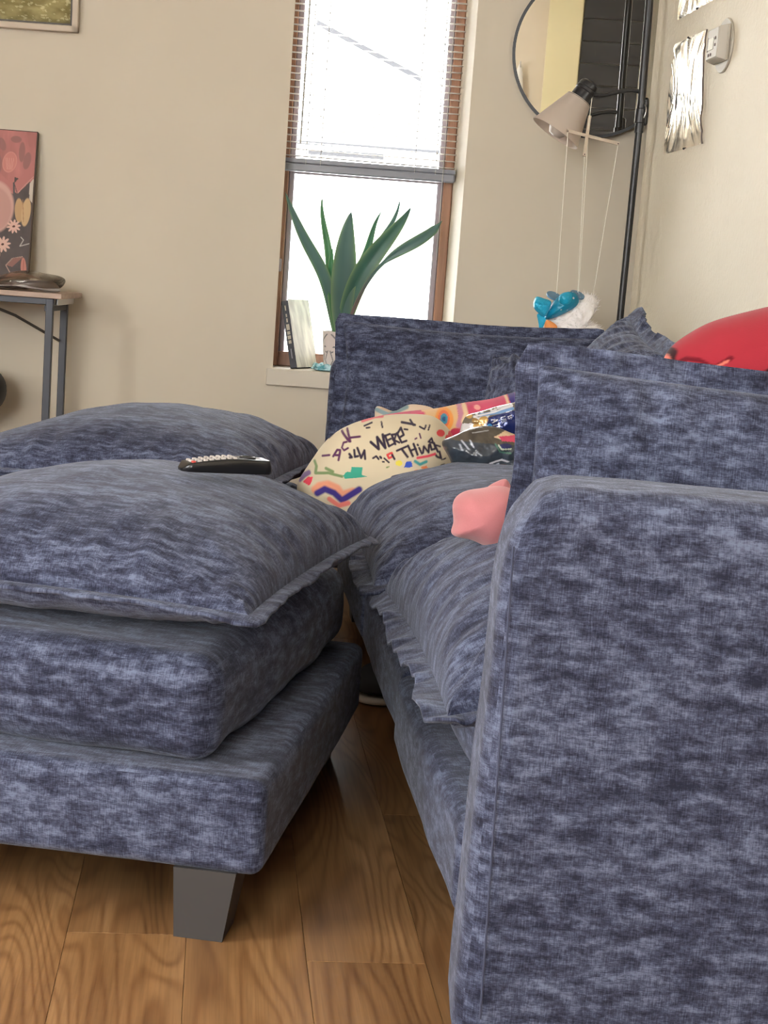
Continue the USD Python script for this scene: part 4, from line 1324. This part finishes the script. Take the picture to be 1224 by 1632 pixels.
# ------------------------------------------------------------------ remote control
ra, rb = np.array([287, 747.]), np.array([429, 752.])
RDZ = .548
RA, RBp = at_y(*ra, 2.27), at_y(*rb, 2.33)
rem = Thing('remote_control', 'black television remote lying on the front ottoman pillow', 'remote', (RA + RBp) / 2)
ud = (RBp - RA)
RL = np.linalg.norm(ud)
ud /= RL
sd_ = np.cross(ud, [0, 0, 1.0])
sd_ = sd_ / np.linalg.norm(sd_)
sd_ = -sd_ if sd_[1] < 0 else sd_
nd = np.cross(ud, sd_)
nd = nd if nd[2] > 0 else -nd


def rp(u, s, n):
    return RA + ud * u + sd_ * s + nd * n


def rgeo(g):
    v, f = join(g)
    w = np.array([rp(*p) for p in v])
    t = trimesh.Trimesh(w, f, process=False)
    return w, (f if t.volume > 0 else f[:, ::-1])


us = np.linspace(0, RL, 20)
secs = []
for u in us:
    t = u / RL
    w = .021 + .004 * math.sin(t * 2.6 + .2)
    tk = .009 + .011 * math.sin(min(t * 1.25, 1) * math.pi * .62)
    endr = min(1, math.sqrt(max(1 - (1 - min(t, 1 - t) / .05) ** 2, 0)) if min(t, 1 - t) < .05 else 1)
    w *= .5 + .5 * endr
    tk *= .3 + .7 * endr
    secs.append([(u, s * w, n) for s, n in ((-1, .3 * tk), (-.97, .8 * tk), (-.86, tk), (.86, tk), (.97, .8 * tk), (1, .3 * tk), (.85, -.002), (-.85, -.002))])
V = np.array(secs).reshape(-1, 3)
F = []
for i in range(len(us) - 1):
    for j in range(8):
        a, b = i * 8 + j, i * 8 + (j + 1) % 8
        F += [[a, b, b + 8], [a, b + 8, a + 8]]
n0 = len(V)
V = np.vstack([V, V[:8].mean(0), V[-8:].mean(0)])
for j in range(8):
    F += [[n0, (j + 1) % 8, j], [n0 + 1, n0 - 8 + j, n0 - 8 + (j + 1) % 8]]
emit('shell', rgeo((V, np.array(F))), 'black_plastic', rem, smooth=50)


def top_at(u):
    t = u / RL
    return .009 + .011 * math.sin(min(t * 1.25, 1) * math.pi * .62)


for i in range(8):
    for j in range(3):
        u = .016 + i * .0092
        s = -.013 + j * .013
        g = box(u - .0029, u + .0029, s - .004, s + .004, top_at(u) - .002, top_at(u) + .0022, .001)
        emit('button', rgeo(g), 'red_plastic' if (i == 0 and j == 0) else 'key_grey', rem, smooth=False, label='red power button' if (i == 0 and j == 0) else None)
emit('navigation_ring', rgeo(xf(trimesh.creation.torus(.010, .0028), None, (RL * .74, 0, top_at(RL * .74)))), 'black_plastic', rem)

# ------------------------------------------------------------------ soft things on the sofa
QY = 3.22


def qp(x, y, Y=QY):
    p = at_y(x, y, Y)
    return np.array([p[0], p[2]])


def pxline(pts, Y=QY):
    return [qp(x, y, Y) for x, y in pts]


def crop(sx, ox, oy):
    return lambda pts, Y=QY: [qp(x / sx + ox, y / sx + oy, Y) for x, y in pts]


c1 = crop(4.08, 460, 640)
cream_o = [(474, 772), (484, 752), (500, 728), (520, 702), (540, 686), (570, 672), (600, 664), (640, 660), (665, 660), (695, 666), (712, 680), (722, 695), (728, 715), (730, 740), (728, 775), (700, 830), (640, 860), (570, 866), (510, 850), (482, 810)]
v, f = inflate(outline_world(cream_o, QY), .13, .12, 520, 130, .006, 10, 4, .55, crease=.013)
PP = np.stack([v[:, 0], v[:, 2]], 1)
ink, prp, red, org, gre, tea, navy, yl = srgb(52, 42, 60), srgb(88, 44, 84), srgb(206, 66, 66), srgb(226, 130, 84), srgb(120, 140, 96), srgb(64, 160, 136), srgb(60, 48, 120), srgb(226, 210, 84)
mk = []
# lettering strokes traced in the plane of the cloth
for pts, w, col in [
    ([(300, 330), (325, 290), (345, 290), (340, 320), (310, 322)], 3.4, prp), ([(345, 300), (335, 350)], 3.4, prp),
    ([(385, 240), (365, 245), (355, 275), (370, 290), (395, 275)], 3.0, prp),
    ([(350, 185), (400, 235)], 4.0, prp), ([(385, 170), (408, 235)], 4.0, prp), ([(405, 215), (470, 205)], 3.2, prp),
    ([(228, 335), (275, 325)], 3.2, prp), ([(262, 230), (300, 195)], 4.0, ink),
    ([(405, 310), (420, 328), (408, 330)], 4.0, ink), ([(435, 285), (440, 325), (460, 320)], 3.6, ink), ([(455, 272), (480, 330), (500, 285), (505, 335)], 3.6, ink),
    ([(540, 235), (590, 275), (580, 205), (632, 268), (615, 190)], 4.4, ink),
    ([(630, 195), (655, 258)], 3.6, ink), ([(625, 198), (660, 185)], 3.2, ink), ([(640, 225), (668, 212)], 3.2, ink), ([(655, 258), (690, 240)], 3.2, ink),
    ([(672, 190), (695, 245)], 3.6, ink), ([(672, 190), (700, 185), (690, 215), (680, 218), (720, 235)], 3.2, ink),
    ([(710, 180), (730, 150), (748, 190), (722, 205)], 3.4, ink), ([(705, 180), (735, 235), (765, 225)], 3.4, ink), ([(752, 158), (772, 160)], 2.6, ink),
    ([(735, 120), (770, 125), (800, 130), (820, 135)], 3.4, ink), ([(790, 108), (810, 135)], 3.2, ink), ([(850, 145), (880, 160), (890, 140)], 2.6, ink), ([(915, 140), (905, 165)], 2.4, ink),
    ([(555, 330), (575, 318), (590, 335)], 3.0, ink), ([(600, 322), (606, 328)], 3.6, ink), ([(625, 330), (655, 355)], 2.6, ink), ([(615, 350), (625, 352)], 2.4, ink),
    ([(665, 300), (645, 310), (655, 330), (680, 318), (672, 298)], 3.4, red), ([(675, 310), (690, 335)], 3.2, ink),
    ([(705, 285), (765, 260)], 3.4, ink), ([(735, 275), (772, 322)], 3.8, ink), ([(775, 255), (805, 318)], 3.6, ink), ([(810, 245), (835, 310)], 3.6, ink), ([(790, 285), (825, 275)], 3.2, ink),
    ([(845, 270), (862, 305)], 3.2, ink), ([(835, 250), (838, 254)], 3.2, ink), ([(870, 300), (875, 262), (905, 300), (908, 255)], 3.4, ink),
    ([(925, 215), (905, 235), (935, 245), (925, 215)], 3.0, ink), ([(915, 250), (925, 285), (950, 280), (940, 245), (965, 300)], 3.4, ink), ([(945, 310), (960, 330), (985, 340), (975, 300)], 3.4, ink), ([(955, 260), (980, 270)], 2.6, ink),
    ([(820, 215), (830, 210)], 2.4, prp), ([(848, 185), (856, 210)], 2.4, prp), ([(605, 120), (612, 148)], 2.6, ink), ([(495, 145), (545, 125)], 2.4, ink), ([(510, 155), (530, 152)], 2.4, ink),
    ([(990, 350), (1015, 345)], 2.2, ink), ([(985, 385), (1005, 380)], 2.2, ink), ([(640, 385), (655, 380)], 2.0, gre),
]:
    mk.append(('line', c1(pts), w * 1.0 * .0013 * 1.0, col))
mk += [('line', c1([(175, 375), (190, 400), (185, 440)]), .006, gre), ('line', c1([(190, 440), (270, 430), (360, 445)]), .0055, gre), ('line', c1([(255, 405), (300, 420)]), .006, gre),
       ('poly', c1([(365, 440), (390, 415), (415, 415), (420, 385), (490, 385), (485, 430), (520, 440), (450, 450), (380, 458)]), tea),
       ('line', c1([(75, 500), (110, 465), (140, 445)]), .009, srgb(120, 96, 140)), ('poly', c1([(100, 505), (135, 470), (170, 465), (160, 500), (145, 520)]), srgb(226, 70, 90)),
       ('line', c1([(185, 540), (215, 515), (270, 500), (330, 520), (360, 560), (430, 535)]), .016, srgb(222, 150, 120)),
       ('line', c1([(200, 560), (250, 530), (310, 550), (360, 595), (410, 560), (470, 520)]), .013, navy), ('line', c1([(280, 590), (340, 630), (400, 610)]), .010, srgb(220, 120, 110)),
       ('oval', (*qp(460 + 718 / 4.08, 640 + 360 / 4.08), .007, .0055, 0), yl), ('poly', c1([(750, 385), (765, 350), (795, 350), (805, 380), (780, 388)]), srgb(62, 90, 190)), ('line', c1([(820, 350), (850, 370), (890, 355)]), .006, srgb(72, 150, 150)),
       ('line', c1([(835, 330), (900, 322), (945, 312)]), .005, srgb(214, 70, 90)), ('poly', c1([(855, 385), (890, 380), (915, 415), (870, 412)]), org), ('oval', (*qp(460 + 830 / 4.08, 640 + 412 / 4.08), .006, .004, 0), srgb(226, 150, 120)),
       ('oval', (*qp(460 + 985 / 4.08, 640 + 190 / 4.08), .009, .0065, -15), red), ('oval', (*qp(460 + 1030 / 4.08, 640 + 235 / 4.08), .005, .010, 15), red), ('oval', (*qp(460 + 1055 / 4.08, 640 + 212 / 4.08), .006, .009, 35), red),
       ('line', c1([(480, 120), (560, 95), (610, 90)]), .006, srgb(210, 90, 100))]
blk = Thing('doodle_blanket', 'bunched cream blanket with hand lettered words and coloured doodles on the sofa', 'blanket', (v[:, 0].mean(), QY, v[:, 2].min()))
emit('cloth', (v, f), 'printed_cloth', blk, col=paint(PP, np.array((.62, .53, .375)), mk))

# pink flowered blanket behind
Y2 = 3.46
po = [(540, 708), (550, 690), (575, 672), (610, 662), (655, 655), (700, 650), (745, 641), (790, 634), (835, 626), (860, 650), (850, 720), (780, 760), (680, 770), (560, 760)]
v, f = inflate(outline_world(po, Y2), .10, .08, 320, 70, .006, 12, 6, .5, crease=.006)
PP = np.stack([v[:, 0], v[:, 2]], 1)
c2 = lambda pts: [qp(640 + x / 6.44, 620 + y / 6.44, Y2) for x, y in pts]  # noqa: E731
mag, tanc = srgb(206, 78, 108), srgb(222, 192, 156)
mk = [('poly', c2([(220, 150), (560, 100), (580, 400), (150, 400)]), srgb(218, 178, 130)),
      ('oval', (*c2([(430, 285)])[0], .020, .024, 0), srgb(228, 150, 74)), ('oval', (*c2([(425, 280)])[0], .013, .017, 0), srgb(220, 110, 70)), ('oval', (*c2([(428, 280)])[0], .0085, .011, 0), srgb(64, 128, 150)), ('oval', (*c2([(428, 280)])[0], .004, .005, 0), srgb(40, 80, 120)),
      ('line', c2([(590, 170), (600, 260), (570, 340)]), .012, srgb(190, 130, 150)), ('line', c2([(635, 160), (650, 230), (620, 300)]), .010, tanc), ('oval', (*c2([(765, 170)])[0], .007, .005, 0), srgb(226, 160, 150)),
      ('poly', c2([(1080, 40), (1160, 30), (1160, 140), (1100, 140)]), srgb(70, 62, 124)), ('line', c2([(1060, 60), (1080, 150)]), .006, tanc),
      ('oval', (*c2([(560, 410)])[0], .016, .010, -10), srgb(190, 60, 84)), ('oval', (*c2([(600, 405)])[0], .005, .006, 0), srgb(96, 110, 160)), ('line', c2([(110, 250), (220, 240)]), .008, mag)]
rad = fbm(np.stack([PP[:, 0] * 30, PP[:, 1] * 30, PP[:, 0] * 0], 1), 3, 5)
b_ = np.array(mag) * (.8 + .4 * rad)[:, None]
pbk = Thing('flower_blanket', 'magenta blanket with orange and blue flowers lying behind the cream blanket', 'blanket', (v[:, 0].mean(), Y2, v[:, 2].min()))
emit('cloth', (v, f), 'printed_cloth', pbk, col=paint(PP, b_, mk))
# striped cloth peeking out
Y3 = 3.58
v, f = inflate(outline_world([(590, 690), (597, 664), (600, 648), (612, 650), (628, 655), (648, 646), (668, 645), (692, 652), (705, 670), (700, 700), (640, 710)], Y3), .03, .03, 160, 24, .006, 20, 8, .5, crease=.006)
PP = np.stack([v[:, 0], v[:, 2]], 1)
mk = [('line', [qp(600, 652, Y3), qp(620, 660, Y3), qp(648, 648, Y3)], .010, srgb(126, 148, 152)), ('line', [qp(612, 662, Y3), qp(650, 660, Y3)], .008, srgb(150, 164, 150)), ('line', [qp(655, 662, Y3), qp(700, 660, Y3)], .006, srgb(150, 140, 130))]
tcl = Thing('grey_green_cloth', 'tan and grey green cloth peeking out above the cream blanket', 'cloth', (v[:, 0].mean(), Y3, v[:, 2].min()))
emit('cloth', (v, f), 'printed_cloth', tcl, col=paint(PP, np.array((.62, .48, .36)), mk))

# snack bag
Y4 = 3.22
so = [(733, 694), (736, 676), (742, 664), (760, 657), (790, 648), (820, 641), (845, 640), (848, 690), (820, 704), (780, 712), (750, 712)]
v, f = inflate(outline_world(so, Y4), .035, .03, 280, 50, .006, 45, 5, .5, crease=.008)
PP = np.stack([v[:, 0], v[:, 2]], 1)
c4 = lambda pts: [qp(730 + x / 12.24, 640 + y / 12.24, Y4) for x, y in pts]  # noqa: E731
gold, blu, sil, lbl = srgb(196, 156, 92), srgb(36, 48, 104), srgb(226, 226, 230), srgb(130, 170, 220)
base = np.where((fbm(np.stack([PP[:, 0] * 90, PP[:, 1] * 90, PP[:, 0] * 0], 1), 2, 3) > .55)[:, None], np.array(srgb(120, 112, 100)), np.array(sil))
mk = [('poly', c4([(540, 300), (1500, 40), (1500, 700), (560, 620)]), blu), ('oval', (*c4([(390, 450)])[0], .012, .008, 10), gold), ('oval', (*c4([(480, 340)])[0], .010, .008, 30), gold), ('oval', (*c4([(330, 360)])[0], .008, .006, -20), srgb(160, 126, 76)),
      ('oval', (*c4([(200, 260)])[0], .008, .006, -20), gold), ('line', c4([(430, 420), (500, 500)]), .002, ink), ('oval', (*c4([(600, 455)])[0], .005, .0055, 0), srgb(80, 160, 220)), ('line', c4([(420, 250), (800, 190), (1050, 120)]), .006, lbl), ('line', c4([(300, 280), (700, 190), (1050, 60)]), .003, srgb(240, 240, 245))]
o0 = np.array(c4([(720, 300)])[0])
e1 = np.array(c4([(720, 560)])[0]) - o0
e2 = np.array(c4([(625, 330)])[0]) - o0


def spine_text(text, x, y, hgt, run, w, col):
    """lettering reading downwards across the bag"""
    o_ = np.array(c4([(x, y)])[0])
    d_ = (np.array(c4([(x + run[0], y + run[1])])[0]) - o_)
    u_ = (np.array(c4([(x + hgt[0], y + hgt[1])])[0]) - o_)
    return lettering(text, o_, d_, u_, w, col)


mk += spine_text('ATE', 640, 330, (110, -30), (24, 96), .0016, srgb(225, 225, 230))
mk += spine_text('UB', 810, 290, (90, -26), (18, 80), .0014, srgb(190, 200, 220))
mk += spine_text('IS', 950, 260, (70, -20), (18, 80), .0014, srgb(200, 205, 220))
sb = Thing('snack_bag', 'shiny gold and blue foil snack bag lying on the blankets', 'bag', (v[:, 0].mean(), Y4, v[:, 2].min()))
emit('pouch', (v, f), 'printed_foil', sb, col=np.clip(paint(PP, base, mk), 0, .95))

# black plastic bag in front of it
Y5 = 3.08
do = [(706, 702), (716, 697), (732, 690), (748, 683), (772, 679), (796, 682), (815, 690), (840, 700), (845, 770), (800, 785), (740, 780), (722, 768), (718, 735)]
v, f = inflate(outline_world(do, Y5), .06, .05, 280, 50, .008, 40, 7, .5, crease=.014)
PP = np.stack([v[:, 0], v[:, 2]], 1)
c5 = lambda pts: [qp(730 + x / 12.24, 640 + y / 12.24, Y5) for x, y in pts]  # noqa: E731
rad = fbm(np.stack([PP[:, 0] * 60, PP[:, 1] * 60, PP[:, 0] * 0], 1), 3, 5)
base = np.array((.035, .045, .06)) * (.5 + rad)[:, None]
br = (PP[:, 1] > c5([(400, 760)])[0][1])[:, None]
base = np.where(br, np.array((.075, .062, .048)) * (.5 + rad)[:, None], base)
lw_ = srgb(170, 176, 190)
mk = [('line', c5([(20, 800), (60, 900)]), .003, lw_), ('line', c5([(60, 730), (190, 880)]), .0032, lw_), ('line', c5([(220, 720), (280, 840)]), .0030, lw_), ('line', c5([(270, 590), (450, 560), (580, 540)]), .0018, srgb(150, 150, 150)),
      ('poly', c5([(680, 660), (900, 560), (1100, 520), (1100, 680), (780, 700)]), srgb(214, 186, 152)), ('poly', c5([(770, 650), (1100, 640), (1100, 760), (830, 730)]), srgb(206, 66, 100)), ('oval', (*c5([(900, 820)])[0], .012, .005, 0), srgb(40, 46, 96)),
      ('line', c5([(760, 800), (820, 880), (1000, 880)]), .0028, srgb(190, 200, 180)), ('line', c5([(700, 780), (790, 930), (1000, 960)]), .003, srgb(70, 110, 96)),
      ('line', c5([(600, 1150), (700, 1110), (820, 1080), (940, 1120)]), .0035, srgb(196, 196, 204)), ('line', c5([(480, 1220), (580, 1170)]), .003, lw_), ('line', c5([(580, 1330), (640, 1220), (760, 1150)]), .003, lw_),
      ('oval', (*c5([(820, 1290)])[0], .018, .013, 10), srgb(70, 48, 40)), ('oval', (*c5([(850, 1310)])[0], .014, .012, 10), srgb(196, 176, 136)), ('line', c5([(850, 1220), (860, 1380)]), .002, srgb(140, 110, 70)),
      ('line', c5([(380, 1180), (420, 1190)]), .004, lw_)]
db = Thing('black_plastic_bag', 'crumpled black plastic bag with white marks in front of the snack bag', 'bag', (v[:, 0].mean(), Y5, v[:, 2].min()))
emit('film', (v, f), 'printed_black_film', db, col=np.clip(paint(PP, base, mk), 0, .9))

# plain pink cushion beside the near arm
Y6 = 2.16
pko = [(719, 848), (722, 835), (721, 812), (725, 795), (742, 783), (770, 778), (795, 774), (815, 780), (830, 810), (822, 850), (800, 872), (770, 868), (745, 858)]
v, f = inflate(outline_world(pko, Y6), .055, .045, 160, 40, .004, 20, 4, .5)
pp_ = Thing('pink_cushion', 'plain salmon pink fleece cushion tucked beside the near arm', 'cushion', (v[:, 0].mean(), Y6, v[:, 2].min()))
emit('cushion_body', (v, f), 'fleece_pink', pp_)
tri = [(776, 779), (795, 766), (807, 764), (812, 790), (795, 788)]
emit('corner_ear', inflate(outline_world(tri, Y6 + .012), .015, .012, 60, 12, .001, 20, 5), 'fleece_pink', pp_)
sm = spline([at_y(732, 838, Y6 - .050), at_y(752, 806, Y6 - .058), at_y(775, 798, Y6 - .060), at_y(800, 812, Y6 - .05)], 24)

# red blanket over the back pillows
Y7 = 2.52
ro = [(1056, 580), (1068, 556), (1092, 536), (1130, 515), (1175, 501), (1224, 489), (1290, 476), (1370, 480), (1410, 520), (1410, 650), (1300, 690), (1180, 690), (1090, 660), (1060, 620)]
v, f = inflate(outline_world(ro, Y7), .12, .10, 300, 70, .006, 8, 9, .5, crease=.004)
PP = np.stack([v[:, 0], v[:, 2]], 1)
c7 = lambda pts: [qp(1040 + x / 6.652, 480 + y / 6.652, Y7) for x, y in pts]  # noqa: E731
rdd, blc, orr, slm = srgb(164, 48, 60), srgb(58, 28, 34), srgb(232, 74, 62), srgb(220, 120, 104)
mk = [('line', c7([(165, 640), (160, 580), (190, 520)]), .011, blc), ('line', c7([(125, 650), (120, 590)]), .012, slm),
      ('line', c7([(210, 640), (290, 590), (400, 600), (500, 660), (540, 670), (620, 620), (700, 570)]), .007, srgb(110, 26, 38)), ('line', c7([(545, 665), (620, 630), (665, 600)]), .004, slm),
      ('line', c7([(940, 780), (1060, 710), (1180, 640), (1260, 600)]), .012, blc), ('oval', (*c7([(1125, 725)])[0], .0115, .0145, -20), blc), ('oval', (*c7([(1125, 725)])[0], .009, .012, -20), orr), ('oval', (*c7([(990, 775)])[0], .008, .005, 30), orr), ('oval', (*c7([(1215, 620)])[0], .006, .006, 0), orr)]
rb_ = Thing('red_blanket', 'red fleece blanket with black outlined orange spots draped over the back of the sofa', 'blanket', (v[:, 0].mean(), Y7, v[:, 2].min()))
emit('cloth', (v, f), 'printed_fleece', rb_, col=paint(PP, np.array(rdd), mk))

# shoe at the end of the gap
sp0 = at_z(601, 1127, 0)
shoe = Thing('shoe', 'dark shoe with a pale sole on the floor at the end of the gap', 'shoe', (sp0[0], sp0[1] + .04, 0))
so_ = np.array([[sp0[0] + .052 * math.cos(a), sp0[1] + .045 + .12 * math.sin(a) * .4, .009] for a in np.linspace(0, 2 * np.pi, 20, endpoint=False)])
emit('sole', inflate(so_, .009, .009, 80, 8, 0, 10, 2, .25, normal=(0, 0, 1)), 'shoe_sole', shoe)
up_ = so_ + [0, 0, .022]
emit('upper', inflate(up_ * [1, 1, 1], .05, .014, 80, 16, .004, 30, 3, .5, normal=(0, 0, 1)), 'shoe_black', shoe)

# ------------------------------------------------------------------ behind the camera, seen in the mirror
bp = Thing('black_panelling', 'black horizontal board panelling reflected in the round mirror', 'panelling', (.9, -2.58, 0))
zb = 0.0
while zb < CEIL - .05:
    h_ = .16
    emit('board', box(.42, 1.25, -2.62, -2.585, zb + .001, min(zb + h_ - .004, CEIL - .01), .003), 'black_board', bp, smooth=False)
    zb += h_
emit('pilaster', box(.16, .415, -2.62, -2.56, 0, CEIL - .002, .003), 'cream_paint', smooth=False, kind='structure')
tw = Thing('white_towel', 'white towel hanging on the rear wall, seen in the mirror', 'towel', (-.02, -2.60, 1.2))
to = np.array([[x, -2.58, z] for x, z in ((-.10, 1.75), (-.05, 1.98), (-.02, 2.05), (.0, 1.97), (.03, 1.72), (.03, 1.25), (-.02, 1.16), (-.10, 1.2))])
emit('cloth', inflate(to, .03, .02, 120, 20, .012, 14, 3, .5, normal=(0, 1, 0)), 'towel_white', tw)
emit('hook', tube(spline([(-.02, -2.62, 2.03), (-.02, -2.57, 2.02), (-.02, -2.55, 2.06)], 10), .005, 8), 'steel', tw)
